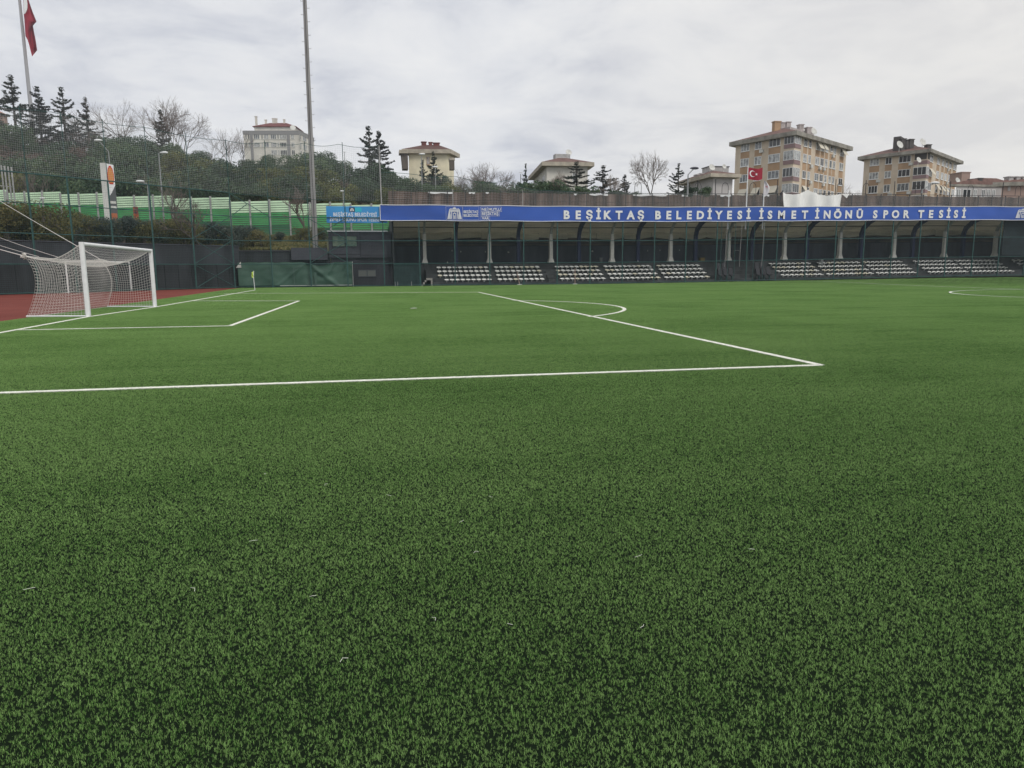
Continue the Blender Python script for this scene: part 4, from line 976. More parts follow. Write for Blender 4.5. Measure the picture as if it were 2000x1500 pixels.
for px0, py0, px1, py1, lab in ((1010, 532, 1015, 560, 'thin pale rod leaning on the fence before the second seat block'), (1123, 524, 1123, 559, 'thin pale upright rod by the fence before the third seat block')):
    a = gy(px1, py1, FY-.35); a[2] = turf_z(a[0], a[1]); b = gy(px0, py0, FY-.06); r_ = MB(); r_.tube([a, b], .024, 6); f_ = MB(); f_.tube([a-[.22, 0, -.03], a+[.22, 0, .03]], .03, 6)
    simple_thing('training_rod', lab, 'rod', [('rod', r_, mat('rod_paint', (.5, .36, .30), .6)), ('foot', f_, DWHITE)], a)
for px in (1415.5, 1444, 1487.5):
    a = gy(px, 520, FY-.08); a[2] = 1.6+slope(a[0]); mb = MB(); mb.tube([a+[0, 0, -.1], a+[.03, 0, 1.6], a+[.12, 0, 4.3]], .018, 5)
    tag(part('hanging_cord', mb, GALV, loc=a), 'thin pale cord hanging down the fence by the black team seats', 'cord', 'cords on the fence by the team benches')
for px, py in ((772, 561), (777, 556), (804, 556)):
    a = gy(px, 561, FY-.1); a[2] = 0; mb = MB(); mb.tube([a, a+[0, 0, .42]], .02, 6); tag(part('short_stake', mb, GALV, loc=a), 'short pale stake standing at the fence left of the seats', 'stake', 'short stakes at the fence foot')

# ================================================================ SCREENED ROAD EDGE ABOVE THE STAND
RY = 57.0
REED = mat('reed_screen', (.105, .075, .060), .95, nscale=1.0, col2=(.040, .035, .032), detail=8, stretch=(.9, 1, .10), bump=.6, bscale=8)
rmp = [n for n in REED.node_tree.nodes if n.type == 'VALTORGB'][0].color_ramp
rmp.elements[0].position = .30; rmp.elements[0].color = (.26, .20, .175, 1); rmp.elements[1].position = .72; rmp.elements[1].color = (.035, .032, .030, 1)
q = rmp.elements.new(.44); q.color = (.15, .11, .09, 1); q = rmp.elements.new(.56); q.color = (.075, .055, .046, 1)
rs_top = [(758, 371.5), (850, 374), (960, 374.5), (1100, 377), (1250, 379), (1400, 380), (1640, 379.5), (1800, 382), (2060, 385)]
rtx = np.array([gy(x, y, RY)[[0, 2]] for x, y in rs_top])
def rtop(X): return float(np.interp(X, rtx[:, 0], rtx[:, 1]))
rsx0, rsx1 = rtx[0, 0], rtx[-1, 0]
sc = thing('screen_fence', 'long brown reed screen with patched concrete and dark posts above the banner', 'fence', (45, RY, 7))
def RP(u, v):
    X = rsx0+(rsx1-rsx0)*u; zt = rtop(X)-.06-.16*abs(mnoise.noise(Vector((X*.8, 0, 3)))); return (X, RY-.05+.08*mnoise.noise(Vector((X*.9, v*2, 0))), 5.9+(zt-5.9)*v)
mb = MB(); mb.sheet(RP, 300, 5, thick=(0, .06, 0)); part('reed_panel', mb, REED, sc, sm=False)
for (a_, b_) in ((836, 884), (915, 927), (948, 954), (1150, 1186), (1235, 1300), (1330, 1344), (1405, 1425), (1120, 1125), (1486, 1500), (1560, 1580)):
    X0 = gy(a_, 380, RY)[0]; X1 = gy(b_, 380, RY)[0]
    mb = MB(); n_ = 8
    mb.sheet(lambda u, v: (X0+(X1-X0)*u, RY-.30-.03*math.sin(8*u), rtop(X0+(X1-X0)*u)-.08-.22*(1-v)*(.4+.6*abs(math.sin(5*u+a_)))), n_, 2, thick=(0, .02, 0)); part('torn_plastic', mb, WHITE, sc)
DPOST = mat('dark_post', (.02, .02, .022), .6)
mb = MB()
for i in range(int((rsx1-rsx0)/2.1)):
    X = rsx0+.5+i*2.1; mb2_ = MB(); mb2_.box((X-.04, RY-.42, 5.9), (X+.04, RY-.34, rtop(X)+.06)); part('post', mb2_, DPOST, sc)
for z in (-.02,):
    mb = MB(); xs_ = np.linspace(rsx0, rsx1, 40); mb.tube([(x, RY-.38, rtop(x)+.05) for x in xs_], .035, 5); part('top_rail', mb, DPOST, sc)
    mb = MB(); mb.tube([(x, RY-.38, rtop(x)-1.05) for x in xs_], .025, 5); part('mid_rail', mb, DPOST, sc)
for px, py in ((1223, 352), (1363, 352), (1398, 350), (1519, 351), (1578, 350), (1633, 350), (1692, 352), (1748, 354), (1802, 354), (1857, 354), (1960, 356)):
    b = gy(px, py, RY-.5); mb = MB(); mb.tube([(b[0], RY-.5, 6.5), (b[0], RY-.5, b[2])], .05, 6); part('tall_post', mb, DPOST, sc)
for px in (1246, 1363, 1416, 1470, 1640, 1691, 1793, 1843, 1895, 1988):
    c = gy(px, 378, RY-.45)[0]; zc_ = rtop(c)+.1; mb = MB(); mb.tube([(c+.42*math.cos(a), RY-.45, zc_+.75+.55*math.sin(a)) if a > 0 else (c+(.42 if a > -.5 else .42), RY-.45, zc_) for a in [-.1]+list(np.linspace(0.01, math.pi, 10))]+[(c-.42, RY-.45, zc_)], .03, 5); part('curved_bracket', mb, DPOST, sc)
# white cloth thrown over the screen
CLOTH = mat('white_cloth', (.84, .84, .80), .85)
wc_px = [(1530, 374), (1536, 378), (1548, 380), (1560, 379), (1570, 375), (1578, 370.5), (1588, 376), (1600, 380), (1615, 382), (1630, 381), (1645, 378.5)]
wct = np.array([gy(x, y, RY-.75)[[0, 2]] for x, y in wc_px])
def WC(u, v):
    X = wct[0, 0]+.3*(1-v)+(wct[-1, 0]-wct[0, 0]-.5*(1-v))*u; zt = float(np.interp(X, wct[:, 0], wct[:, 1]))
    return (X, RY-.75-.16*math.sin(X*2.6+v*2.2)-.12*math.sin(X*5.3-v*5)-.2*(1-v), 6.6+(zt-6.6)*v)
mb = MB(); mb.sheet(WC, 70, 14, thick=(0, .02, 0))
wcl = thing('white_sheet', 'crumpled white sheet thrown over the brown screen below the tall flats', 'cloth', (wct[5, 0], RY-.75, 8)); part('cloth', mb, CLOTH, wcl, sm=True)
a, b, c = gy(1644, 378.5, RY-.8), gy(1659, 378.5, RY-.8), gy(1654, 387, RY-.8)
mb = MB(); mb.prism([a, c, b], (0, .04, 0)); part('cloth_corner', mb, CLOTH, wcl)
c0 = gy(1525, 378, RY-.9); mb = MB(); mb.tube([c0-[0, 0, .8], c0, c0+[.3, 0, .35]], [.08, .16, .05], 8); part('dark_bundle', mb, DPOST, wcl)

# ================================================================ FLAGS AND FLAG POLES
FLAGR = mat('flag_red', (.30, .014, .035), .75)
def crescent_star(mb_c, mb_s, Fn, cx0, cz0, R, side_, sx=1.):
    """Fn(u, v) gives the cloth; crescent and star in cloth units (u across, v up)"""
    N_ = 22; out_ = [];
    for k in range(N_+1):
        a = math.radians(38)+math.radians(284)*k/N_; out_.append((cx0+R*math.cos(a)*sx, cz0+R*math.sin(a)))
    inn = []
    for k in range(N_+1):
        a = math.radians(322)-math.radians(284)*k/N_*1.0; a2 = math.radians(50)+math.radians(260)*(1-k/N_); inn.append((cx0+(.25*R+.8*R*math.cos(a2))*sx, cz0+.8*R*math.sin(a2)))
    inn = inn[::-1]
    a3 = [Fn(*p, side_) for p in out_]; b3 = [Fn(*p, side_) for p in inn]
    n = len(a3); mb_c.add(a3+b3, [(i, i+1, n+i+1, n+i) for i in range(n-1)])
    st_ = []
    for k in range(10):
        r = R*.5*(1 if k % 2 == 0 else .38); a = math.pi+2*math.pi*k/10; st_.append(Fn(cx0+(R*1.22+r*math.cos(a))*sx, cz0+r*math.sin(a), side_))
    mb_s.add(st_, [tuple(range(10))])
poles = [(1427, 404, 1424, 374, None), (1458, 404, 1461, 326, 'flag'), (1491.5, 404, 1492, 380, 'white')]
PLAB = ['white pole without a flag above the blue banner', 'white pole flying the small red flag before the flats', 'white pole with limp white flag beside the red flag']
for (x0, y0, x1, y1, kf), lab in zip(poles, PLAB):
    Yp = FY+.9; tpp = gy(x1, y1, Yp); X = tpp[0]
    t = thing('flagpole', lab, 'flagpole', (X, Yp, 5.6), 'white flagpoles on the stand')
    mb = MB(); mb.tube([(X, Yp, 5.4), tpp], [.075, .05], 8); part('pole', mb, WHITE, t)
    mb = MB(); mb.tube([tpp+[0, 0, .002], tpp+[0, 0, .12]], [.06, .02], 8); part('finial', mb, WHITE, t)
    if kf == 'flag':
        z1 = gy(1463, 327, Yp)[2]; z0 = gy(1463, 350, Yp)[2]; W_ = gy(1491, 340, Yp)[0]-gy(1462.5, 340, Yp)[0]; H_ = z1-z0
        def FF(u, v, o=0.): return (X+.05+W_*u, Yp+.10*math.sin(u*6.5+.6)*min(1, u*3)+o, z0+H_*v-.10*math.sin(u*3.3)-.10*u*u*0+.04*math.sin(u*7))
        ft = thing('flag', 'small red flag with white crescent and star flying above the banner', 'flag', (X, Yp, z0))
        mb = MB(); mb.sheet(lambda u, v: FF(u, v), 24, 8, thick=(0, .01, 0)); part('flag_cloth', mb, FLAGR, ft, sm=True)
        mc, ms_ = MB(), MB(); crescent_star(mc, ms_, lambda u, v, s_: FF(u, v, s_), .30, .52, .27, -.012, sx=H_/W_)
        part('crescent', mc, WHITE, ft); part('star', ms_, WHITE, ft)
    if kf == 'white':
        ft = thing('flag', 'limp white flag with faint red print hanging by the small red flag', 'flag', (X, Yp, tpp[2]))
        z1 = gy(1498, 353, Yp)[2]; z0 = gy(1495, 382, Yp)[2]; wd_ = gy(1507, 370, Yp)[0]-X
        def WF(u, v): w = wd_*(.18+.82*math.sin(math.pi*min(1, (1-v)*.85))**.8)*(1-.25*(1-v)); return (X-.12+w*u, Yp-.08*math.sin(u*9+v*2)-.05, z0+(z1-z0)*v)
        mb = MB(); mb.sheet(WF, 16, 10, thick=(0, .012, 0)); part('flag_cloth', mb, mat('flag_white', (.62, .60, .62), .8), ft, sm=True)
        mb = MB(); mb.prism([np.array(WF(.3, .62))-[0, .05, 0], np.array(WF(.62, .66))-[0, .05, 0], np.array(WF(.6, .5))-[0, .05, 0]], (0, .01, 0)); part('faint_print', mb, mat('print_pink', (.55, .22, .25), .8), ft)
# the tall pole on the hill and its big hanging flag
dP = 230; bP = pt(58, 190, dP); zg = ground_at(55, dP); tP = pt(38.6, -15, dP)
tP = np.array([bP[0], bP[1], pt(40, 0, dP)[2]+9]); 
t = thing('flagpole', 'very tall grey flagpole rising from the hill above the conifers', 'flagpole', (bP[0], bP[1], zg))
mb = MB(); mb.tube([(bP[0], bP[1], zg), tuple(tP)], [.62, .34], 12); part('pole', mb, mat('pole_grey', (.34, .34, .35), .5), t)
mb = MB(); mb.tube([(bP[0], bP[1], tP[2]+.01), (bP[0], bP[1], tP[2]+.8)], [.5, .2], 10); part('finial', mb, GALV, t)
ft = thing('flag', 'huge red flag with white crescent hanging limp from the tall pole', 'flag', (bP[0], bP[1], bP[2]))
lft = [(44, -55), (45.5, 0), (46.5, 30), (47.5, 38), (49.5, 70), (54, 78), (57, 88), (60, 100), (62.5, 110)]
rgt_ = [(49, -55), (55.5, 0), (63, 22), (71, 42), (64, 50), (66, 62), (69, 76), (71, 89), (72.3, 98)]
def edge(tab, s): k = s*(len(tab)-1); i = min(int(k), len(tab)-2); f_ = k-i; return np.array(tab[i])*(1-f_)+np.array(tab[i+1])*f_
def HF(u, s, o=0.):
    a, b = edge(lft, s), edge(rgt_, s); p = a+(b-a)*u; return pt(p[0], p[1], dP-1.2*math.sin(u*5+s*2)-.9*math.sin(s*14+u*4)*u+o)
mb = MB(); mb.sheet(lambda u, v: HF(u, v), 12, 48, thick=tuple(FH*.08)); part('flag_cloth', mb, FLAGR, ft, sm=True)
cp_ = [(45.8, -12), (49, -14), (51.5, -4), (53, 7), (53, 16), (51, 22), (48.5, 26.5), (46.8, 27)]
mb = MB(); mb.prism([pt(x, y, dP-3.2) for x, y in cp_][::-1], tuple(FH*.15)); part('crescent', mb, WHITE, ft)

# ================================================================ FLOODLIGHT MAST AND STREET LAMPS
YM = 42.6; mb_base = gy(617.5, 512, YM); mt = gy(595, 0, YM); H_ = mt[2]+8
msd = thing('floodlight_mast', 'tall tapering grey mast with climbing pegs behind the green shelter', 'mast', (mb_base[0], YM, 0))
xm = lambda z: mb_base[0]+(mt[0]-mb_base[0])*(z-mb_base[2])/(mt[2]-mb_base[2])
rr0 = .27
mb = MB(); mb.tube([(xm(z), YM, z) for z in (-.2, 6, 14, 22, H_)], [rr0+.01, .245, .215, .19, .15], 12); part('shaft', mb, mat('mast_steel', (.27, .265, .255), .6, nscale=.8, namt=.22, stretch=(3, 3, .3)), msd)
for k in range(40):
    z = 6+k*.58; r_ = np.interp(z, [-.2, 6, 14, 22, H_], [rr0, .245, .215, .19, .15]); s_ = 1 if k % 2 else -1
    mb = MB(); mb.tube([(xm(z)+s_*r_*.9, YM-.03, z), (xm(z)+s_*(r_+.20), YM-.03, z), (xm(z)+s_*(r_+.20), YM-.03, z+.06)], .02, 5); part('peg', mb, GALV, msd)
mb = MB(); mb.tube([(xm(z)+.02, YM-rr0-.02, z) for z in (0, 3)]+[(xm(12), YM-.26, 12), (xm(H_), YM-.2, H_)], .02, 5); part('cable', mb, CHAR, msd)

def street_lamp(px_head, py_head, px_pole, py_pole, dep, kind, label, dark=False):
    """head position and where the arm meets the pole"""
    hp = pt(px_head, py_head, dep); pp = pt(px_pole, py_pole, dep); zg_ = ground_at(px_pole, dep)
    t = thing('street_lamp', label, 'lamp', (pp[0], pp[1], zg_))
    m_ = mat('lamp_pole', (.24, .25, .25), .6)
    mb = MB(); mb.tube([(pp[0], pp[1], zg_), (pp[0], pp[1], pp[2])], [.11, .06], 8); part('pole', mb, m_, t)
    if np.linalg.norm(hp-pp) > .3:
        mb = MB(); mb.tube([pp, pp+(hp-pp)*.6, hp], .045, 6); part('arm', mb, m_, t)
    d = hp-pp; d[2] = 0; n_ = np.linalg.norm(d); d = d/n_ if n_ > .15 else rgt*[1, 1, 0]
    q = np.array([-d[1], d[0], 0]); mb = MB(); R_ = .42 if kind != 'small' else .25
    rings = [(-1.0, .10), (-.75, .55), (-.2, .95), (.35, 1.0), (.8, .7), (1.0, .15)]
    vs = []; 
    for a_, w in rings:
        for k in range(8):
            an = 2*math.pi*k/8; vs.append(hp+d*a_*R_*1.15+q*w*R_*.55*math.cos(an)+np.array([0, 0, 1])*w*R_*.34*math.sin(an))
    fs = [(i*8+k, i*8+(k+1) % 8, (i+1)*8+(k+1) % 8, (i+1)*8+k) for i in range(5) for k in range(8)]+[tuple(range(8))[::-1], tuple(range(40, 48))]
    mb.add(vs, fs); part('lamp_head', mb, CHAR3 if dark else WHITE, t, sm=True)
street_lamp(192, 274, 212, 296, 84, 'big', 'white headed lamp on a bent arm behind the tall roadside sign')
street_lamp(320, 298, 310, 300, 88, 'big', 'white headed lamp on a straight pole between the sign and the mast')
street_lamp(274, 354, 288, 360, 86, 'big', 'low white headed lamp just right of the tall roadside sign')
street_lamp(668, 373, 670, 376, 92, 'small', 'small pale lamp above the noise barrier near the light blue sign')
street_lamp(824, 301, 823, 305, 110, 'big', 'round headed lamp on a pale pole before the cream house')
street_lamp(849, 326, 850, 330, 112, 'big', 'white headed lamp just right of the round headed one')
street_lamp(673, 297, 673, 301, 150, 'small', 'tiny distant lamp on the skyline left of the tall cedar')
street_lamp(1017, 337, 1017, 340, 130, 'small', 'thin distant lamp beside the crooked conifer by the gabled house')
street_lamp(1356, 328.5, 1344, 341, 80, 'big', 'dark headed lamp on a leaning arm left of the tall flats', dark=True)
street_lamp(1826, 357, 1801, 371, 80, 'big', 'grey headed lamp on a leaning arm before the right hand flats')
street_lamp(82, 387, 77, 396, 74, 'small', 'short brownish lamp before the pale green barrier at far left')

# ================================================================ BUILDINGS BEYOND THE GROUND
BEIGE = mat('beige_render', (.58, .49, .38), .85, nscale=.35, namt=.12); OCHRE = mat('ochre_render', (.40, .265, .16), .85, nscale=.4, namt=.12)
TILE = mat('roof_tile', (.15, .085, .070), .85, nscale=1.2, namt=.3, detail=7); EAVE = mat('eave_concrete', (.26, .245, .21), .85, nscale=.7, namt=.35, detail=7)
MAUVE = mat('mauve_parapet', (.26, .175, .175), .8); CREAM = mat('cream_render', (.74, .68, .50), .85, nscale=.4, namt=.10); WHITER = mat('white_render', (.62, .60, .54), .85, nscale=.4, namt=.12)
GREYR = mat('grey_render', (.25, .25, .25), .85); PINKG = mat('grey_pink_render', (.46, .44, .43), .85, nscale=.5, namt=.1); REDR = mat('red_roof', (.15, .05, .045), .8, nscale=1, namt=.2)
AWN = mat('awning_cloth', (.60, .56, .46), .8)
def same_z(px, py, z): r = ray(px, py); return CAM+r*(z-CAM[2])/r[2]
class House:
    def __init__(s, name, label, K, Lp, Rp, depK, wallm, base=None, inset=0.):
        s.K = pt(*K, depK); s.ze = s.K[2]; s.L = same_z(*Lp, s.ze); s.R = same_z(*Rp, s.ze)
        s.K, s.L, s.R = s.K[:2], s.L[:2], s.R[:2]; s.B = s.L+s.R-s.K
        s.base = base if base is not None else 7.5
        s.root = thing(name, label, 'building', (*s.K, s.base))
        mb = MB(); ring = [s.L, s.K, s.R, s.B]; s.ring = ring
        mb.prism([(*p, s.base) for p in ring], (0, 0, s.ze-s.base)); part('wall', mb, wallm, s.root)
        s.c = (s.L+s.R)/2
        s.fn = {}
        for nm, A, B in (('L', s.L, s.K), ('R', s.K, s.R)):
            d = B-A; ln = np.linalg.norm(d); d = d/ln; n = np.array([d[1], -d[0]])
            if n@(CAM[:2]-A) < 0: n = -n
            s.fn[nm] = (A, d, n, ln)
    def u(s, f, px):       # distance along a facade for a picture column
        A, d, n, ln = s.fn[f]; p = gp(px, 330, A, A+d); return float((p[:2]-A)@d)
    def z(s, f, px, py): A, d, n, ln = s.fn[f]; return float(gp(px, py, A, A+d)[2])
    def P(s, f, u, z, o): A, d, n, ln = s.fn[f]; return (*(A+d*u+n*o), z)
    def slab(s, mb, f, u0, u1, z0, z1, o0, o1):
        A, d, n, ln = s.fn[f]; mb.prism([s.P(f, u0, z0, o1), s.P(f, u1, z0, o1), s.P(f, u1, z1, o1), s.P(f, u0, z1, o1)], (*(n*(o0-o1)), 0))
    def panel(s, nm, f, u0, u1, z0, z1, m, o0=0., o1=.03): mb = MB(); s.slab(mb, f, u0, u1, z0, z1, o0, o1); return part(nm, mb, m, s.root)
    def window(s, f, u0, u1, z0, z1, mull=1, fm=WHITE, gm_=None, t=.09):
        mb = MB(); o0, o1 = .004, .07
        for a, b, c, d in ((u0, u1, z0, z0+t), (u0, u1, z1-t, z1), (u0, u0+t, z0+t, z1-t), (u1-t, u1, z0+t, z1-t)): s.slab(mb, f, a, b, c, d, o0, o1)
        for k in range(mull): um = u0+(u1-u0)*(k+1)/(mull+1); s.slab(mb, f, um-t*.45, um+t*.45, z0+t, z1-t, o0, o1)
        s.slab(mb, f, u0-.08, u1+.08, z0-.08, z0-.003, o0, .14)
        w = part('window', mb, fm, s.root); p = MB(); s.slab(p, f, u0+t, u1-t, z0+t, z1-t, .005, .03)
        part('pane', p, gm_ or random.choice([DGLASS, MGLASS, LGLASS, LGLASS]), w); return w
    def awning(s, f, u0, u1, z1, drop=1.1, out_=.9):
        mb = MB(); a = [s.P(f, u0, z1, .08), s.P(f, u1, z1, .08), s.P(f, u1, z1-drop, out_), s.P(f, u0, z1-drop, out_)]
        mb.add(a+[np.array(q)-[0, 0, .03] for q in a], [(0, 1, 2, 3), (7, 6, 5, 4), (0, 3, 7, 4), (1, 5, 6, 2), (2, 6, 7, 3)]); part('awning', mb, AWN, s.root)
    def box_on(s, nm, f, u, z, w, h, d, m): return s.panel(nm, f, u-w/2, u+w/2, z, z+h, m, .01, d)
    def roof(s, over=.9, thick=.55, rise=3., m=TILE, em=EAVE, ridge=.35):
        exp = []
        a = s.K-s.L; a = a/np.linalg.norm(a); b = s.R-s.K; b = b/np.linalg.norm(b)
        for p, sa, sb in ((s.L, -1, -1), (s.K, 1, -1), (s.R, 1, 1), (s.B, -1, 1)): exp.append(p+a*sa*over+b*sb*over)
        mb = MB(); mb.prism([(*p, s.ze+.004) for p in exp], (0, 0, thick)); part('eave', mb, em, s.root)
        e1 = (exp[0]+exp[3])/2; e2 = (exp[1]+exp[2])/2; f1 = (exp[0]+exp[1])/2; f2 = (exp[2]+exp[3])/2
        if np.linalg.norm(s.K-s.L) > np.linalg.norm(s.R-s.K): r1, r2 = e1+(e2-e1)*ridge, e2+(e1-e2)*ridge; long_ = 0
        else: r1, r2 = f1+(f2-f1)*ridge, f2+(f1-f2)*ridge; long_ = 1
        z0 = s.ze+thick+.006; z1 = z0+rise; q = [(*(p+(s.c-p)*.01), z0) for p in exp]; ra, rb = (*r1, z1), (*r2, z1)
        mb = MB()
        if long_ == 0: mb.add(q+[ra, rb], [(0, 1, 5, 4), (1, 2, 5), (2, 3, 4, 5), (3, 0, 4), (3, 2, 1, 0)])
        else: mb.add(q+[ra, rb], [(0, 1, 4), (1, 2, 5, 4), (2, 3, 5), (3, 0, 4, 5), (3, 2, 1, 0)])
        s.rf = part('roof', mb, m, s.root); s.zr = z1; s.r1, s.r2 = np.array(r1), np.array(r2); return s.rf
    def chimney(s, px, py0, py1, w, m, t=None, lean=None):
        t_ = s.c if t is None else t; dep = (np.array([*t_, 0])-CAM)@FH; a = pt(px, py1, dep); b = pt(px, py0, dep)
        mb = MB(); mb.box((a[0]-w/2, a[1]-.5, a[2]-1.2), (a[0]+w/2, a[1]+.5, b[2])); mb.box((a[0]-w/2-.12, a[1]-.6, b[2]+.004), (a[0]+w/2+.12, a[1]+.6, b[2]+.16))
        return part('chimney', mb, m, s.rf)
    def dish(s, px, py, r=.6, t=None):
        t_ = s.c if t is None else t; dep = (np.array([*t_, 0])-CAM)@FH-2; c = pt(px, py, dep); n = -FH*.85+np.array([.3, 0, .35]); n /= np.linalg.norm(n); e1 = np.cross(n, [0, 0, 1.]); e1 /= np.linalg.norm(e1); e2 = np.cross(n, e1)
        vs = [c-n*.12]+[c+r*(e1*math.cos(a)+e2*math.sin(a)) for a in np.linspace(0, 2*math.pi, 15)[:-1]]; vs += [v-n*.03 for v in vs]
        mb = MB(); mb.add(vs, [(0, i+1, (i+1) % 14+1) for i in range(14)]+[(15, (i+1) % 14+16, i+16) for i in range(14)]); mb.tube([c-n*.1, c-n*.2-[0, 0, 1.6]], .05, 5); part('satellite_dish', mb, DWHITE, s.rf)

def flats(label, K, Lp, Rp, depK, base, colsL, colsR, rowpx, bay, rows_awn, seed, openbay=False):
    random.seed(seed)
    h = House('apartment_building', label, K, Lp, Rp, depK, BEIGE, base)
    lx = colsL[0][0]; rows_ = [(h.z('L', lx, b), h.z('L', lx, a)) for a, b in rowpx]
    pitch = rows_[0][0]-rows_[1][0]
    while rows_[-1][0]-pitch > base+.8: rows_.append((rows_[-1][0]-pitch, rows_[-1][1]-pitch))
    for f, cols_ in (('L', colsL), ('R', colsR)):
        for ci_, (a, b, mull) in enumerate(cols_):
            u0, u1 = h.u(f, a), h.u(f, b)
            mb = MB()
            for k, (z0, z1) in enumerate(rows_):
                zt = z0-.10; zb = (rows_[k+1][1]+.02) if k+1 < len(rows_) else base+.2
                if zt-zb > .2: h.slab(mb, f, u0-.05, u1+.05, zb, zt, .0, .02)
            part('ochre_panel', mb, OCHRE, h.root)
            for k, (z0, z1) in enumerate(rows_[:5]):
                jz = random.choice([0, 0, 0, .35]) if (u1-u0) < 1.5 else 0
                h.window(f, u0, u1, z0+jz, z1, mull, t=.085)
                if k == 0: h.panel('shutter_box', f, u0-.1, u1+.1, z1+.01, z1+.24, AWN, .004, .16)
                if (f, ci_, k) in rows_awn: h.awning(f, u0, u1, z1+.1, 1.5 if k == 0 else 1.3, 1.0)
                elif random.random() < .16: h.box_on('air_conditioner', f, u1+.1, z0-.75, .8, .55, .36, DWHITE)
    # glazed corner bay, standing 0.35 m proud of both faces
    uL = h.u('L', bay[0]); uR = h.u('R', bay[1]); lnL = h.fn['L'][3]
    for k, (z0, z1) in enumerate(rows_[:5]):
        for f, a, b in (('L', uL, lnL+.30), ('R', -.30, uR)):
            if openbay and k == 0:
                h.panel('recess_shade_panel', f, a+.1, b-.1, z0+.2, z1+.25, mat('recess_shade', (.05, .047, .043), .9), .30, .32)  # flat dark panel painted as the shade inside an open balcony
            else:
                o0, o1 = .304, .36; mb = MB(); t = .07
                for q in ((a, b, z0, z0+t), (a, b, z1+.15-t, z1+.15)): h.slab(mb, f, *q, o0, o1)
                nm_ = 3
                for j in range(nm_+1): um = a+(b-a-t)*j/nm_; h.slab(mb, f, um, um+t, z0+t, z1+.15-t, o0, o1)
                w = part('bay_window', mb, WHITE, h.root); p = MB(); h.slab(p, f, a+.02, b-.02, z0+.01, z1+.14, .305, .33); part('pane', p, random.choice([LGLASS, LGLASS, DGLASS]), w)
            mb = MB(); h.slab(mb, f, a, b+.004, z0-.75, z0-.02, .302, .345); part('parapet', mb, MAUVE, h.root)
    mb = MB(); A, d, n, ln = h.fn['L']; A2, d2, n2, ln2 = h.fn['R']; c0 = A+d*uL; c1 = A2+d2*uR
    mb.prism([(*(c0+n*.004), base), (*(c0+n*.30), base), (*(h.K+n*.30+n2*.30), base), (*(c1+n2*.30), base), (*(c1+n2*.004), base), (*(h.K-d*.2+d2*.2), base)], (0, 0, h.ze-.01-base)); part('corner_bay', mb, BEIGE, h.root)
    return h, rows_
h1, r1_ = flats('five storey beige and ochre apartment block, the larger left one, behind the white sheet', (1551, 266), (1437, 285.5), (1653, 294.5), 136, 8,
    [(1446, 1462, 2), (1473, 1486, 1), (1500, 1522, 2)], [(1567, 1574, 1), (1577, 1582, 0), (1591, 1599, 1), (1601, 1607.5, 1), (1610, 1615, 0), (1619, 1623.5, 0), (1625.5, 1630.5, 0), (1638.5, 1646, 1)],
    [(281, 297.2), (311, 326.5), (342, 356.8)], (1531, 1558.5), {('L', 0, 3), ('L', 1, 3), ('L', 2, 3), ('R', 2, 0), ('R', 3, 0), ('R', 7, 0), ('R', 0, 3)}, 11)
h1.roof(1.0, .75, 2.6)
h1.chimney(1516, 239, 254, 1.25, OCHRE, t=(h1.K*.6+h1.L*.4+ (h1.R-h1.K)*.35))
o1 = h1.K+(h1.L-h1.K)*.45; d1 = h1.R-h1.K; A_ = gp(1543, 250, o1, o1+d1)[:2]; B_ = gp(1589, 256, o1, o1+d1)[:2]; w_ = (h1.L-h1.K); w_ = w_/np.linalg.norm(w_)*2.0
mb = MB(); mb.prism([(*A_, h1.ze+1.2), (*B_, h1.ze+1.2), (*(B_+w_), h1.ze+1.2), (*(A_+w_), h1.ze+1.2)], (0, 0, 2.5)); part('attic_box', mb, mat('attic_pale', (.40, .36, .345), .8, nscale=1.6, namt=.2), h1.rf)
for px, y0, y1 in ((1527.5, 241, 247), (1538, 240, 246), (1563, 245, 251), (1578, 250.5, 258)): h1.chimney(px, y0, y1, .9, mat('attic_pale', (.4, .36, .34)), t=(A_+B_)/2)
for px, py in ((1586, 254), (1590, 256), (1572, 255)): h1.dish(px, py, .75, t=B_)
h2, r2_ = flats('lower beige and ochre apartment block, the smaller right one, with dark rooftop chimneys', (1810, 299), (1688, 312.5), (1869, 321), 158, 8,
    [(1698.5, 1716.5, 2), (1728.5, 1741, 1), (1754.5, 1778, 2)], [(1814, 1820.5, 1), (1829, 1834, 0), (1838.5, 1843, 0), (1845.5, 1850, 0), (1853, 1857.5, 0), (1861.5, 1867, 1)],
    [(311.5, 324.5), (337.5, 351), (363.5, 378)], (1785, 1811.5), {('R', 0, 1), ('R', 1, 2), ('R', 2, 2), ('R', 3, 2)}, 12, openbay=True)
h2.roof(1.1, .7, 2.6)
A_ = h2.K+(h2.R-h2.K)*.05+(h2.L-h2.K)*.45; B_ = h2.K+(h2.R-h2.K)*.8+(h2.L-h2.K)*.45; w_ = (h2.L-h2.K); w_ = w_/np.linalg.norm(w_)*1.5
DK = mat('dark_attic', (.085, .078, .075), .9, nscale=1.2, namt=.2)
mb = MB(); mb.prism([(*A_, h2.ze+1), (*A_, h2.ze+4.3), (*B_, h2.ze+3.1), (*B_, h2.ze+1)], (*w_, 0)); part('attic_box', mb, DK, h2.rf)
for px, y0, y1, w in ((1762, 272.5, 284, 1.1), (1778, 273.5, 280, 1.0), (1811.5, 284, 292, 1.0), (1770, 275, 280, .6)): h2.chimney(px, y0, y1, w, DK, t=A_)
h2.dish(1758, 282, .85, t=A_); h2.dish(1803, 277, .8, t=A_); h2.dish(1795, 312, .6, t=h2.K+(CAM[:2]-h2.K)*.015)

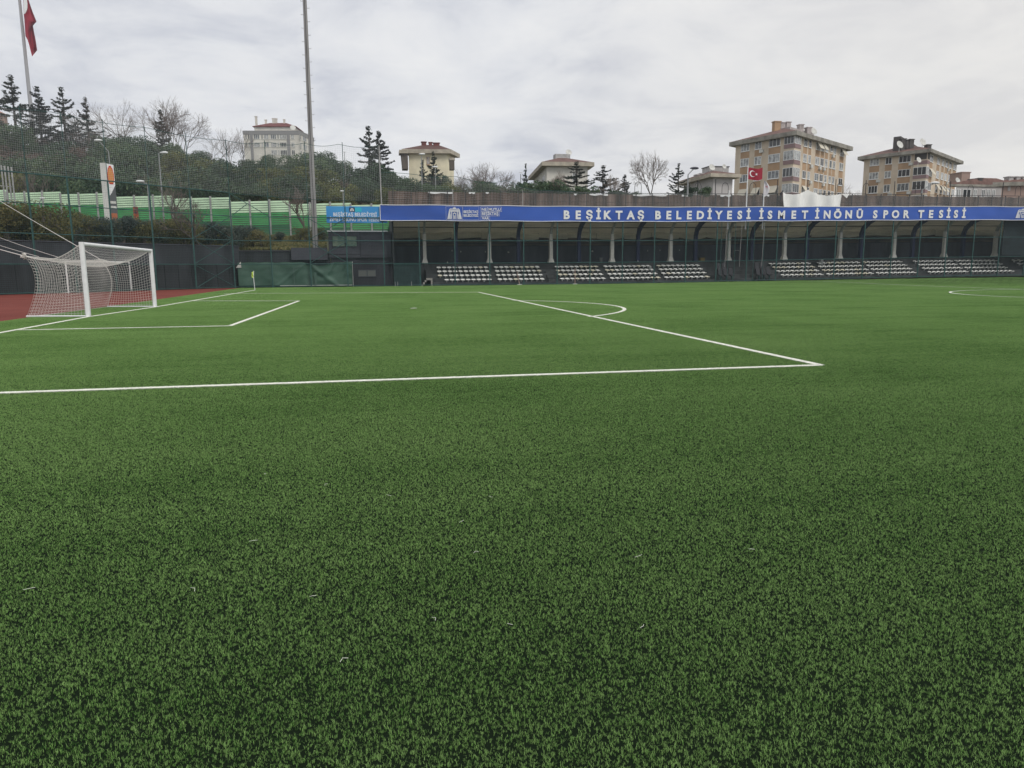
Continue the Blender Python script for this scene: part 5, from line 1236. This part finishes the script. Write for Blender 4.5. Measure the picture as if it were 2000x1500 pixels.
# white block on the hill
h = House('apartment_building', 'long white apartment block with grey parapet and red roof on the left hill', (586, 256), (475, 256), (613, 270), 250, WHITER, 22)
A, d, n, ln = h.fn['L']
h.panel('grey_band', 'L', -.2, ln+.2, h.ze-1.15, h.ze, GREYR, .004, .12); h.panel('grey_band', 'R', 0, h.fn['R'][3], h.ze-1.15, h.ze, GREYR, .004, .10)
for a, b in ((492.5, 497.5), (563.5, 569.5)): h.panel('grey_pier', 'L', h.u('L', a), h.u('L', b), 22, h.ze-1.16, GREYR, .004, .2)
for k, (ya, yb) in enumerate(((262, 272), (278, 287.5), (293, 303))):
    for a, b, ml in ((483, 486, 0), (488, 491.5, 0), (499, 510.5, 2), (514, 517, 0), (519, 528, 1), (532, 543, 2), (545, 548, 0), (549.5, 562.5, 3), (571.5, 578, 1)):
        if k == 2 and a < 520: continue
        h.window('L', h.u('L', a), h.u('L', b), h.z('L', 530, yb), h.z('L', 530, ya), ml, fm=DWHITE, t=.12)
    for a, b in ((588.5, 591), (594, 601), (604, 608)): h.window('R', h.u('R', a), h.u('R', b), h.z('R', 590, yb+2), h.z('R', 590, ya+2), 1, fm=DWHITE, t=.12)
h.roof(.15, .12, .05, m=GREYR, em=GREYR)
pa, pb = h.u('L', 497), h.u('L', 577); A, d, n, ln = h.fn['L']; q0 = A+d*pa-n*2.5; q1 = A+d*pb-n*2.5
mb = MB(); mb.prism([(*q0, h.ze+.2), (*q1, h.ze+.2), (*(q1-n*9), h.ze+.2), (*(q0-n*9), h.ze+.2)], (0, 0, 1.55)); part('penthouse', mb, WHITER, h.root)
zt = h.ze+1.76; o_ = .5; e_ = [q0-d*o_+n*o_, q1+d*o_+n*o_, q1+d*o_-n*(9+o_), q0-d*o_-n*(9+o_)]; ra = q0+d*4-n*4.5; rb = q1-d*4-n*4.5
mb = MB(); mb.add([(*p, zt) for p in e_]+[(*p, zt+.15) for p in e_]+[(*ra, zt+2.1), (*rb, zt+2.1)], [(3, 2, 1, 0), (0, 1, 5, 4), (1, 2, 6, 5), (2, 3, 7, 6), (3, 0, 4, 7), (4, 5, 9, 8), (5, 6, 9), (6, 7, 8, 9), (7, 4, 8)])
h.rf = part('roof', mb, REDR, h.root)
h.chimney(501, 228.5, 246, .65, WHITER, t=q0-n*2); h.chimney(519.5, 235, 243, .6, WHITER, t=ra); h.chimney(537, 232.5, 242, 1.6, WHITER, t=(ra+rb)/2); h.chimney(555.5, 234.5, 243, .6, WHITER, t=rb); h.dish(572, 249, .9, t=q1)

# cream house with red chimneys
h = House('house', 'cream house with brown eaves and three red chimneys, half hidden by trees', (874, 301), (798, 300.5), (886, 307), 165, CREAM, 14)
h.roof(1.1, .85, 1.4, m=mat('brown_roof', (.11, .06, .05), .85), em=mat('eave_cream', (.40, .36, .29), .85, nscale=1, namt=.2))
for px, y0, w in ((828, 278.5, 1.0), (841, 279.5, .7), (852.5, 280.5, 1.3)): h.chimney(px, y0, 292, w, REDR, t=h.c)
mb = MB(); dep = (np.array([*h.c, 0])-CAM)@FH; a = pt(826, 293, dep); b = pt(855, 284, dep); mb.box((a[0], a[1]-.6, a[2]), (b[0], b[1]+.6, b[2])); part('chimney_wall', mb, REDR, h.rf)
a = pt(783.5, 300, 162); b = pt(797.5, 330, 162); mb = MB(); mb.prism([(a[0], a[1], a[2]), (b[0]-.02, b[1], a[2]), (b[0]-.02, b[1], b[2]), (b[0]-1.2, b[1], b[2])], (0, 3, 0)); part('side_wing', mb, mat('wing_brown', (.11, .095, .08), .85), h.root)  # wing in a dark brown, unlike the cream walls
mb = MB(); mb.box((a[0]-.4, a[1]-.6, a[2]+.01), (b[0]-.02, a[1]+3, a[2]+.7)); part('wing_eave', mb, MATS['eave_cream'], h.root)
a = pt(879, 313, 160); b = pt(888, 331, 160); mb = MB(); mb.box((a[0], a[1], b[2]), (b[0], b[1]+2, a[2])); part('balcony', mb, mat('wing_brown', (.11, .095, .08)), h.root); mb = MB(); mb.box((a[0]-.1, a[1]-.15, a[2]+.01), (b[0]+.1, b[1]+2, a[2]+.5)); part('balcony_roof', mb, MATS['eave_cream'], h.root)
h.window('L', h.u('L', 833), h.u('L', 840), h.z('L', 836, 322), h.z('L', 836, 306), 1, fm=OCHRE)
# gabled house in the middle
h = House('house', 'pale gabled house with long sloping eave and roof antennas, in the middle distance', (1068, 325), (1042, 351), (1148, 326), 120, WHITER, 8)
h.roof(.9, .6, 1.7, m=TILE, em=MATS['eave_cream'])
for f, a, b in (('L', 1046, 1049), ('L', 1053, 1056), ('L', 1060, 1064), ('R', 1118, 1126)): h.window(f, h.u(f, a), h.u(f, b), h.ze-2.6, h.ze-1.0, 0)
mb = MB(); a = pt(1082, 313, 126); b = pt(1112, 302, 126); mb.box((a[0], a[1]-1, a[2]-.6), (b[0], b[1]+1, b[2])); part('roof_box', mb, mat('roof_box_grey', (.40, .40, .39), .85, nscale=2, namt=.2), h.rf)
h.dish(1111, 297.5, .55); h.dish(1087, 306, .5); h.dish(1105, 309, .4)
# grey gabled house left of the flats
h = House('house', 'low grey pink gabled house just left of the tall flats', (1393, 347), (1335, 361.5), (1431, 348), 108, PINKG, 7.5)
h.roof(.9, .5, .9, m=TILE, em=MATS['eave_cream'])
for a, b in ((1345, 1350), (1354, 1357), (1362, 1368), (1372, 1376), (1381, 1385)): h.window('L', h.u('L', a), h.u('L', b), h.ze-2.4, h.ze-1.1, 1 if b-a > 4 else 0)
mb = MB(); a = pt(1379, 345, 113); b = pt(1421, 327, 113); mb.box((a[0], a[1]-1, a[2]-.5), (b[0], b[1]+2, b[2])); part('terrace_box', mb, mat('terrace_pale', (.42, .41, .40), .8, nscale=1, namt=.12), h.rf)
mb = MB(); mb.box((a[0]-.1, a[1]-1.1, b[2]+.003), (b[0]+.1, b[1]+2.1, b[2]+.10)); part('terrace_coping', mb, DPOST, h.rf)
h.dish(1391, 326.5, .5); h.chimney(1363, 343, 350, .7, PINKG); h.chimney(1371, 341, 349, .9, PINKG); h.dish(1415, 325, .35)
# low houses at the far right
h = House('house', 'low terracotta roofed house with pink wall right of the smaller flats', (1968, 366), (1868, 364), (1985, 367), 125, PINKG, 7.5)
h.roof(.8, .35, 1.1, m=TILE, em=EAVE)
for a, b in ((1871, 1880), (1884, 1900), (1905, 1912), (1921, 1928), (1931, 1938), (1941, 1948)): h.window('L', h.u('L', a), h.u('L', b), h.ze-1.9, h.ze-.4, 1)
a = pt(1868, 363, 129); b = pt(1889, 338.5, 129); mb = MB(); mb.box((a[0], a[1]-1, a[2]), (b[0], b[1]+2, b[2])); mb.box((a[0]-.1, a[1]-1.1, b[2]+.003), (b[0]+.1, b[1]+2.1, b[2]+.14)); part('stair_tower', mb, mat('pink_render', (.34, .24, .20), .85), h.root)
h.chimney(1898.5, 351.5, 360, .6, DK); h.chimney(1910, 350, 360, .7, DK); h.dish(1871, 352, .5, t=a[:2]-FH[:2]*2)
h = House('house', 'partly cut off terracotta roofed house at the right edge', (2055, 362), (1957, 364), (2080, 364), 118, mat('pink_render', (.34, .24, .2)), 7.5)
h.roof(.9, .6, 1.0, m=TILE, em=EAVE)
for px in (1969.5, 1984, 1996): h.chimney(px, 347, 358, .8, PINKG)
h = House('house', 'terracotta house corner showing at the far left edge of the hill', (9, 226), (-60, 226), (14, 228), 226, mat('pink_render', (.34, .24, .2)), 30)
h.roof(.6, .3, 2.0, m=mat('orange_tile', (.34, .15, .09), .85), em=EAVE)

# ================================================================ TREES
random.seed(21)
PINE = foliage('pine_foliage', (.014, .032, .022), (.042, .082, .042), (.11, .155, .07), .12)
OLIVE = foliage('olive_foliage', (.030, .045, .014), (.095, .115, .032), (.19, .19, .06), .2)
CEDAR = foliage('cedar_foliage', (.024, .036, .034), (.050, .070, .060), (.095, .118, .088), .15)  # tones lightened to put distance haze into the conifer colour
SHRUB = foliage('shrub_foliage', (.035, .042, .014), (.105, .105, .035), (.21, .18, .07), .2)
DRY = foliage('dry_twigs', (.07, .045, .035), (.13, .09, .07), (.20, .14, .11), .1)
def leaf_quads(C_, Nn, size, r, flat=.0):
    """square-ish leaf clumps at points C_, roughly facing Nn"""
    n = len(C_); q = Nn+r.normal(0, .55, (n, 3)); q /= np.linalg.norm(q, axis=1, keepdims=True)+1e-9
    a = np.cross(q, r.normal(0, 1, (n, 3))); a /= np.linalg.norm(a, axis=1, keepdims=True)+1e-9; b = np.cross(q, a)
    s = size*r.uniform(.55, 1.35, (n, 1)); t = s*r.uniform(.4, .9, (n, 1))
    V = np.stack([C_-a*s, C_-b*t, C_+a*s, C_+b*t], 1).reshape(-1, 3)
    return V, (np.arange(n)*4)[:, None]+np.array([[0, 1, 2, 3]])
def mesh_np(name, V, Fq, m):
    me = bpy.data.meshes.new(name); me.vertices.add(len(V)); me.vertices.foreach_set('co', np.asarray(V, float).ravel()); k = Fq.shape[1]
    me.loops.add(Fq.size); me.loops.foreach_set('vertex_index', Fq.ravel().astype(np.int32)); me.polygons.add(len(Fq)); me.polygons.foreach_set('loop_start', np.arange(0, Fq.size, k, dtype=np.int32))
    me.update(calc_edges=True); me.materials.append(m); return me
def tube_mesh(mb, name, m):
    me = bpy.data.meshes.new(name); me.from_pydata(mb.v, [], mb.f); me.materials.append(m); me.update(); return me
def round_tree(seed, H=10., R=4.6, n=7500, low=.25, size=.17):
    r = np.random.default_rng(seed); nb_ = 17; cs = []; rs = []
    for k in range(nb_):
        a = r.uniform(0, 2*math.pi); rad = R*.62*math.sqrt(r.uniform(0, 1)); z = H*(low+.18+(.78-low-.18)*r.uniform(0, 1)); z = min(z, H*(.86-.30*(rad/R)**2))
        cs.append((rad*math.cos(a), rad*math.sin(a), z)); rs.append(R*r.uniform(.28, .46))
    cs = np.array(cs); rs = np.array(rs); w = rs**2/np.sum(rs**2); i = r.choice(nb_, n, p=w)
    d = r.normal(0, 1, (n, 3)); d /= np.linalg.norm(d, axis=1, keepdims=True); sh = r.uniform(.72, 1.08, (n, 1))
    C_ = cs[i]+d*rs[i][:, None]*sh*np.array([1, 1, .72]); keep = C_[:, 2] > H*low*.8
    # ragged gaps
    g_ = np.array([mnoise.noise(Vector(c*.8)) for c in C_]); keep &= g_ > -.28
    V, Fq = leaf_quads(C_[keep], d[keep]*np.array([1, 1, 1.2]), size, r)
    mb = MB(); mb.tube([(0, 0, -.6), (.1, 0, H*.25), (.05, .1, H*.6)], [.22, .17, .08], 7)
    for k in range(7):
        c = cs[k]; mb.tube([(.08, 0, H*.28), (c[0]*.5, c[1]*.5, H*.45), tuple(c)], [.10, .07, .03], 5)
    return V, Fq, mb
def cedar_tree(seed, H=15., R=4.2, tiers=17, bare=.0, droop=-.05):
    r = np.random.default_rng(seed); mb = MB(); mb.tube([(0, 0, -.6), (0, 0, H*.5), (.15*r.normal(), .1, H*.86), (.3*r.normal(), 0, H)], [.26, .15, .06, .02], 7)
    Cs = []; Ns = []
    for t in range(tiers):
        f = t/(tiers-1); z0 = H*(.14+.82*f)+r.normal(0, .12); Lr = R*(1-f)**.75*r.uniform(.75, 1.15)+.35
        for k in range(5 if f < .8 else 4):
            if r.uniform() < .16: continue
            z0 += r.uniform(-.45, .45)*(1-f)
            a = r.uniform(0, 2*math.pi); L_ = Lr*r.uniform(.45, 1.15); up = r.uniform(-.18, .38)*L_
            pts = [np.array([math.cos(a)*L_*s, math.sin(a)*L_*s, z0+up*s+.30*L_*s*s*r.uniform(.1, .8)+droop*L_*math.sin(math.pi*s)*2]) for s in (0, .35, .7, 1)]
            mb.tube(pts, [.06, .045, .03, .012], 4, cap=False)
            m_ = int(62*L_)
            s = r.uniform(.18, 1.0, m_); P_ = np.array([[np.interp(x, (0, .35, .7, 1), [p[j] for p in pts]) for j in range(3)] for x in s])
            wv = (.16+.24*L_*(1-s*.7))*.6
            q = np.array([-math.sin(a), math.cos(a), 0])
            P_ = P_+q*(r.normal(0, 1, m_)*wv*.55)[:, None]+np.array([0, 0, 1.])*(r.normal(-.02, .09, m_))[:, None]
            Cs.append(P_); Ns.append(np.tile([0, 0, 1.], (m_, 1)))
    m_ = 260; z = H*(1-r.uniform(0, 1, m_)**1.5*.5); Cs.append(np.stack([r.normal(0, .16, m_), r.normal(0, .16, m_), z], 1)); Ns.append(np.tile([0, 0, 1.], (m_, 1)))
    V, Fq = leaf_quads(np.concatenate(Cs), np.concatenate(Ns), .15, r); return V, Fq, mb
def bare_tree(seed, H=11., spread=.5, depth=6, r0=.16, fork=.22, leanv=(0, 0)):
    r = np.random.default_rng(seed); P0, P1, Rr = [], [], []; mb = MB()
    def grow(p, d, L_, rad, lv):
        n = 3; q = p.copy(); dd = d.copy()
        for k in range(n):
            dd = dd+r.normal(0, .10, 3)+np.array([0, 0, .05]); dd /= np.linalg.norm(dd); q2 = q+dd*L_/n
            P0.append(q); P1.append(q2); Rr.append(rad*(1-.3*k/n)); q = q2
            if lv < depth and k >= 1 and lv > 0:
                for _ in range(1): side_ = r.normal(0, 1, 3); side_ -= dd*(side_@dd); side_ /= np.linalg.norm(side_); e = dd*.75+side_*spread*1.2; e /= np.linalg.norm(e); grow(q, e, L_*r.uniform(.5, .75), rad*.55, lv+1)
        if lv < depth:
            for _ in range(2 if lv else 4):
                side_ = r.normal(0, 1, 3); side_ -= dd*(side_@dd); side_ /= np.linalg.norm(side_)+1e-9; e = dd+side_*spread*r.uniform(.5, 1.2); e /= np.linalg.norm(e); grow(q, e, L_*r.uniform(.62, .85), rad*.62, lv+1)
    grow(np.array([0, 0, -.4]), np.array([leanv[0], leanv[1], 1.])/np.linalg.norm([*leanv, 1.]), H*fork, r0, 0)
    P0 = np.array(P0); P1 = np.array(P1); k = H/max(P1[:, 2].max(), .1); P0 *= k; P1 *= k
    thick = np.array(Rr) > r0*.3; out_ = tubes(P0, P1, np.maximum(np.array(Rr), .014), 3)
    t_ = tubes(P0[thick], P1[thick], np.array(Rr)[thick], 6); s_ = tubes(P0[~thick], P1[~thick], np.maximum(np.array(Rr)[~thick], .013), 3)
    return t_, s_
def tree_proto(nm, label, cat, V, Fq, mb, fm, group, bm=BARK):
    t = bpy.data.objects.new(nm, None); t['label'] = label; t['category'] = cat
    if group: t['group'] = group
    c = bpy.data.objects.new('crown', mesh_np('crown', V, Fq, fm)); k = bpy.data.objects.new('trunk', tube_mesh(mb, 'trunk', bm))
    return (t, c, k)
def plant(proto, P, s=1., rz=None, label=None, group=None, name=None):
    t0, c0, k0 = proto
    t = t0.copy(); c = c0.copy(); k = k0.copy()
    if name: t.name = name
    for o in (t, c, k): scene.collection.objects.link(o)
    c.parent = t; k.parent = t; t.location = tuple(map(float, P)); t.rotation_euler = (0, 0, random.uniform(0, 6.28) if rz is None else rz)
    t.scale = (s, s, s) if not hasattr(s, '__len__') else s
    if label: t['label'] = label
    if group: t['group'] = group
    return t
LABP = 'dark green rounded evergreen among the others on the netted hillside'
pines = [tree_proto('evergreen_tree', LABP, 'tree', *round_tree(200+k, 10, 4.6 if k % 2 else 5.2, low=(.12, .2, .3, .15, .25)[k]), PINE, 'evergreens massed on the hillside') for k in range(5)]
olives = [tree_proto('olive_green_tree', 'yellowish green rounded tree on the hillside behind the ball net', 'tree', *round_tree(230+k, 8, 4.2, low=.08), OLIVE, 'yellowish green trees on the hillside') for k in range(3)]
dries = [tree_proto('brown_thicket', 'reddish brown leafless thicket on the upper hillside', 'bush', *round_tree(250+k, 7, 3.8, 5200, low=.05, size=.10), DRY, 'brown thickets on the hillside', TWIG) for k in range(2)]
sky_t = lambda px: float(np.interp(px, [-100, 0, 100, 190, 225, 262, 300, 380, 450, 520, 560, 620, 650, 700, 760, 800, 850, 900, 950, 1000, 1035, 1100], [222, 222, 228, 238, 232, 256, 262, 288, 296, 298, 300, 284, 300, 318, 322, 334, 338, 346, 350, 356, 368, 366]))
for dep, hh in ((110, 8), (123, 8.5), (138, 9), (155, 9.5), (178, 10), (204, 10)):
    px = -60+random.uniform(0, 30)
    while px < 1075:
        step = 2*4.0/dep*F*random.uniform(.6, .95)
        if dep > 150 and px > 1030: break
        P = lat(px, dep+random.uniform(-4, 4)); d_ = (np.array([*P, 0])-CAM)@FH; z = ground_at(px, d_)
        s = hh/10*random.uniform(.9, 1.35)
        if dep == 204:       # the skyline row is sized to the outline in the photograph
            zt = pt(px, sky_t(px)+random.uniform(-4, 8), d_)[2]; s = max(.55, min(1.6, (zt-z)/9.2))
        ztop = z+9.2*s; ymin = sky_t(px); ylim = pt(px, ymin, d_)[2]
        if ztop > ylim: s = max(.45, (ylim-random.uniform(-.5, 2.6)-z)/9.2)
        if px > 765 and dep < 130: s *= .75
        r_ = random.random()
        ol = (395 < px < 560 and dep < 140 and r_ < .75) or (560 < px < 900 and dep < 130 and r_ < .35) or (330 < px < 395 and r_ < .3) or (dep > 120 and r_ < .06)
        dr = (px < 215 and dep > 150 and random.random() < .55) or random.random() < .04
        pr_o = random.choice(dries) if dr else (random.choice(olives) if ol else random.choice(pines))
        plant(pr_o, (*P, z-.3), s*(1.15 if ol else 1))
        px += step
# low bushes in front of the houses on the right
lowb = tree_proto('dark_shrub', 'low dark evergreen shrub showing just above the brown screen', 'shrub', *round_tree(270, 5, 3.4, 4000, low=.05), PINE, 'low shrubs above the brown screen')
for px, yt, dep in ((1045, 347, 104), (1066, 350, 100), (1088, 345, 98), (1108, 356, 97), (1142, 358, 100), (1150, 366, 100), (1350, 366, 84), (1375, 370, 84), (1195, 368, 100), (1232, 370, 98)):
    P = pt(px, yt, dep); z = ground_at(px, dep); plant(lowb, (P[0], P[1], z), max(.3, (P[2]-z)/4.7))
# conifers, each one told by its place
ced = [cedar_tree(300, 15, 4.6, 17), cedar_tree(301, 15, 3.6, 18), cedar_tree(302, 15, 4.2, 15), cedar_tree(303, 15, 3.3, 20, droop=-.02)]
cp_ = [tree_proto('conifer_tree', 'conifer', 'tree', *c, CEDAR, None) for c in ced]
for (px, yt, dep, k, wfac, lab) in (
    (20, 147, 206, 0, 1.0, 'dark conifer with ragged tiers, leftmost on the skyline'), (71, 169, 200, 1, 1.0, 'dark conifer in front of the tall flagpole foot'),
    (119, 170, 204, 2, .95, 'dark sparse conifer third from the left on the skyline'), (166, 190, 200, 0, .8, 'dark conifer with drooping right side, fourth from left on the skyline'),
    (719, 246, 172, 2, 1.05, 'large dark conifer left of the cream house, the taller of two'), (739, 256, 176, 3, 1.0, 'slimmer dark conifer just behind the taller one left of the cream house'),
    (846, 296, 150, 1, .8, 'dark green conifer standing before the cream house wall'), (826, 312, 150, 3, .7, 'small dark conifer by the round headed lamp and cream house'),
    (1027, 319, 122, 3, .45, 'thin crooked conifer on the skyline left of the gabled house'), (1126, 316, 112, 0, 1.45, 'broad grey green conifer before the gabled house'),
    (1179, 323, 108, 1, 1.5, 'dark conifer midway between gabled house and bare tree'), (1221, 341, 108, 3, 1.1, 'short narrow conifer left of the big bare tree'),
    (1326, 319, 104, 2, .95, 'spiky conifer right of the big bare tree'), (312, 214, 196, 3, .8, 'slim dark conifer inside the large bare crown on the hill')):
    wfac *= 1.35; P = pt(px, yt, dep); z = ground_at(px, dep)-.5; s = (P[2]-z)/15
    o = plant(cp_[k], (P[0], P[1], z), (s*wfac*(1 if dep > 150 else 1.), s*wfac, s), label=lab, name='conifer_tree')
# bare trees
def bare(px, yt, dep, seed, sp_, depth, r0, lab, fork=.22, lean=(0, 0), zb=None, m=TWIG, wscale=1.):
    P = pt(px, yt, dep); z = (ground_at(px, dep) if zb is None else zb)-.3; H = P[2]-z
    t_, s_ = bare_tree(seed, H, sp_, depth, r0, fork, lean)
    t = thing('bare_tree', lab, 'tree', (P[0], P[1], z))
    for nm, (V, Fq) in (('trunk', t_), ('branches', s_)):
        V = V*np.array([wscale, wscale, 1]); o = link(nm, mesh_np(nm, V, Fq, m if nm == 'branches' else BARK), t)
TG2 = mat('pale_twig', (.26, .22, .19), .9)
bare(318, 183, 196, 1, .62, 5, .26, 'large bare tree on the hill skyline, the taller right crown', .24)
bare(262, 193, 198, 2, .60, 5, .20, 'bare tree leaning left on the hill skyline', .30, (-.35, 0))
bare(350, 207, 194, 3, .60, 5, .18, 'smaller bare tree at the right of the hill skyline pair', .25)
bare(448, 244, 200, 4, .45, 4, .12, 'slender bare tree just left of the white apartment block', .25)
bare(470, 250, 202, 5, .42, 4, .10, 'thin bare tree touching the left end of the white block', .28)
bare(408, 254, 200, 6, .5, 4, .11, 'low bare tree between the hilltop trees and the white block', .25)
bare(592, 356, 82, 7, .55, 4, .11, 'bare tree with forked trunk left of the floodlight mast', .30)
bare(404, 392, 66, 8, .65, 4, .12, 'bare brownish tree before the green barrier near the fence corner', .25, (-.3, 0))
bare(334, 352, 84, 9, .5, 4, .11, 'bare thin tree rising before the green barrier beside the lamp', .30)
bare(935, 316, 148, 10, .6, 5, .14, 'bare tree right of the cream house', .22)
bare(965, 319, 150, 11, .6, 5, .13, 'second bare tree farther right of the cream house', .22)
bare(900, 328, 146, 12, .5, 4, .10, 'low bare tree touching the right side of the cream house', .22)
bare(1271, 290, 101, 33, .60, 5, .13, 'big bare rounded tree standing alone above the banner', .24, wscale=.72)
bare(1206, 335, 104, 14, .5, 4, .08, 'pale bare tree between two short conifers', .25, m=TG2)
bare(1098, 332, 98, 15, .6, 5, .09, 'pale bare tree in front of the gabled house wall', .2, m=TG2)
bare(1668, 356, 150, 16, .6, 4, .09, 'faint bare tree in the gap between the two flats', .2, m=TG2)
bare(150, 214, 207, 17, .55, 4, .14, 'bare brown tree between the third and fourth skyline conifers', .25)
bare(48, 205, 210, 18, .55, 4, .14, 'bare brown tree behind the two leftmost conifers', .25)
bare(255, 330, 110, 19, .6, 4, .12, 'bare brownish tree low on the hillside behind the roadside sign', .22)
bare(62, 330, 108, 20, .6, 4, .14, 'bare trunked tree over the pale barrier at far left', .22)
# shrubs along the bank
sh = [tree_proto('bank_shrub', 'olive brown shrub growing on the bank above the dark wall', 'shrub', *round_tree(280+k, 3.2, 1.9, 3000, low=.02, size=.075), SHRUB, 'shrubs along the bank') for k in range(3)]
dsh = tree_proto('bank_shrub', 'dark green shrub among the olive ones on the bank', 'shrub', *round_tree(290, 3.2, 1.7, 3000, low=.02, size=.075), CEDAR, 'dark shrubs along the bank')
for px in np.arange(-40, 640, 15):
    for row in (0, 1):
        if px < 440: dep = d_start(px)+(2.4 if row == 0 else 9)+random.uniform(-.8, 3)
        else: dep = d_start(px)+(3 if row == 0 else 9)+random.uniform(-.5, 3)
        if dep > bar_depth(px)-3: dep = bar_depth(px)-3
        if px > 530 and (row == 0 or random.random() < .4): continue
        p_ = px+random.uniform(-6, 6); P = lat(p_, dep); s = random.uniform(.6, 1.05)*(1.2 if px < 150 else (.95 if px < 440 else .75))
        plant(dsh if random.random() < .25 else random.choice(sh), (*P, ground_at(p_, dep)-.15), s)
for (px, dep) in ((170, 66), (196, 62), (318, 66), (468, 70), (20, 62), (95, 60)):
    P = lat(px, dep); plant(dsh, (*P, ground_at(px, dep)-.2), random.uniform(.75, .95))
# tufty grass on the bank
gb = np.random.default_rng(9); C_ = []; 
for _ in range(26000):
    px = gb.uniform(-60, 640); d0 = d_start(px)+1.2; dep = d0+gb.uniform(0, 1)*max(2, bar_depth(px)-3-d0); p = lat(px, dep); C_.append((p[0], p[1], ground_at(px, dep)+.12))
C_ = np.array(C_); V, Fq = leaf_quads(C_, np.tile([0, -1., .4], (len(C_), 1)), .17, gb)
tag(part('bank_grass', (V, Fq), SHRUB), 'rough olive grass and weeds covering the bank below the barrier', 'grass', kind='stuff')

# pale vertical pipes standing over the barrier at the left edge
fp = pt(12, 345, 86); t = thing('pipe_frame', 'grey frame of upright pipes above the barrier at the far left edge', 'frame', (fp[0], fp[1], 5.6))
for px in (2, 8.5, 15.5, 22):
    a = pt(px, 322+px*.2, 86); mb = MB(); mb.tube([(a[0], a[1], 5.6), a], .09, 6); part('upright_pipe', mb, GALV, t)
mb = MB(); mb.tube([pt(-12, 362, 86.1), pt(23, 365, 86.1)], .05, 6); part('cross_pipe', mb, GALV, t)
# small things left on the platform of the stand
for k, (px, py) in enumerate(((883, 491), (900, 493), (948, 493), (993, 494), (1157, 492), (1265, 491), (1289, 490), (1327, 490), (1246, 512), (874, 516))):
    c = gy(px, py, 49.7 if py < 500 else 43.9); w = .22 if px in (993, 1157) else .09
    if py >= 500: c[2] = 2.145+slope(c[0])
    mb = MB(); mb.tube([c, c+[0, 0, .10], c+[0, 0, .16]], [w*.5, w*.5, w*.3], 8)
    lb = 'small pale object left on the rear wall ledge of the stand' if py < 500 else 'small pale object left on the front edge of the stand platform'
    tag(part('discarded_cup', mb, DWHITE, loc=c), lb, 'litter', 'pale litter on the rear ledge' if py < 500 else 'pale litter on the platform edge')

# thin winter air between here and the hill
hz = MB(); hz.box((-335, -80, -1.3), (385, 485, 108))
hm = bpy.data.materials.new('haze_air'); hm.use_nodes = True; hm.node_tree.nodes.clear()
ho = N('ShaderNodeOutputMaterial', hm.node_tree); hv = N('ShaderNodeVolumePrincipled', hm.node_tree); hv.inputs['Density'].default_value = .00035
hv.inputs['Color'].default_value = (.86, .88, .92, 1); hv.inputs['Anisotropy'].default_value = .2
hm.node_tree.links.new(hv.outputs[0], ho.inputs['Volume'])
ho_ = part('haze', hz, hm); tag(ho_, kind='stuff', label='thin pale winter haze over the whole ground', cat='haze')
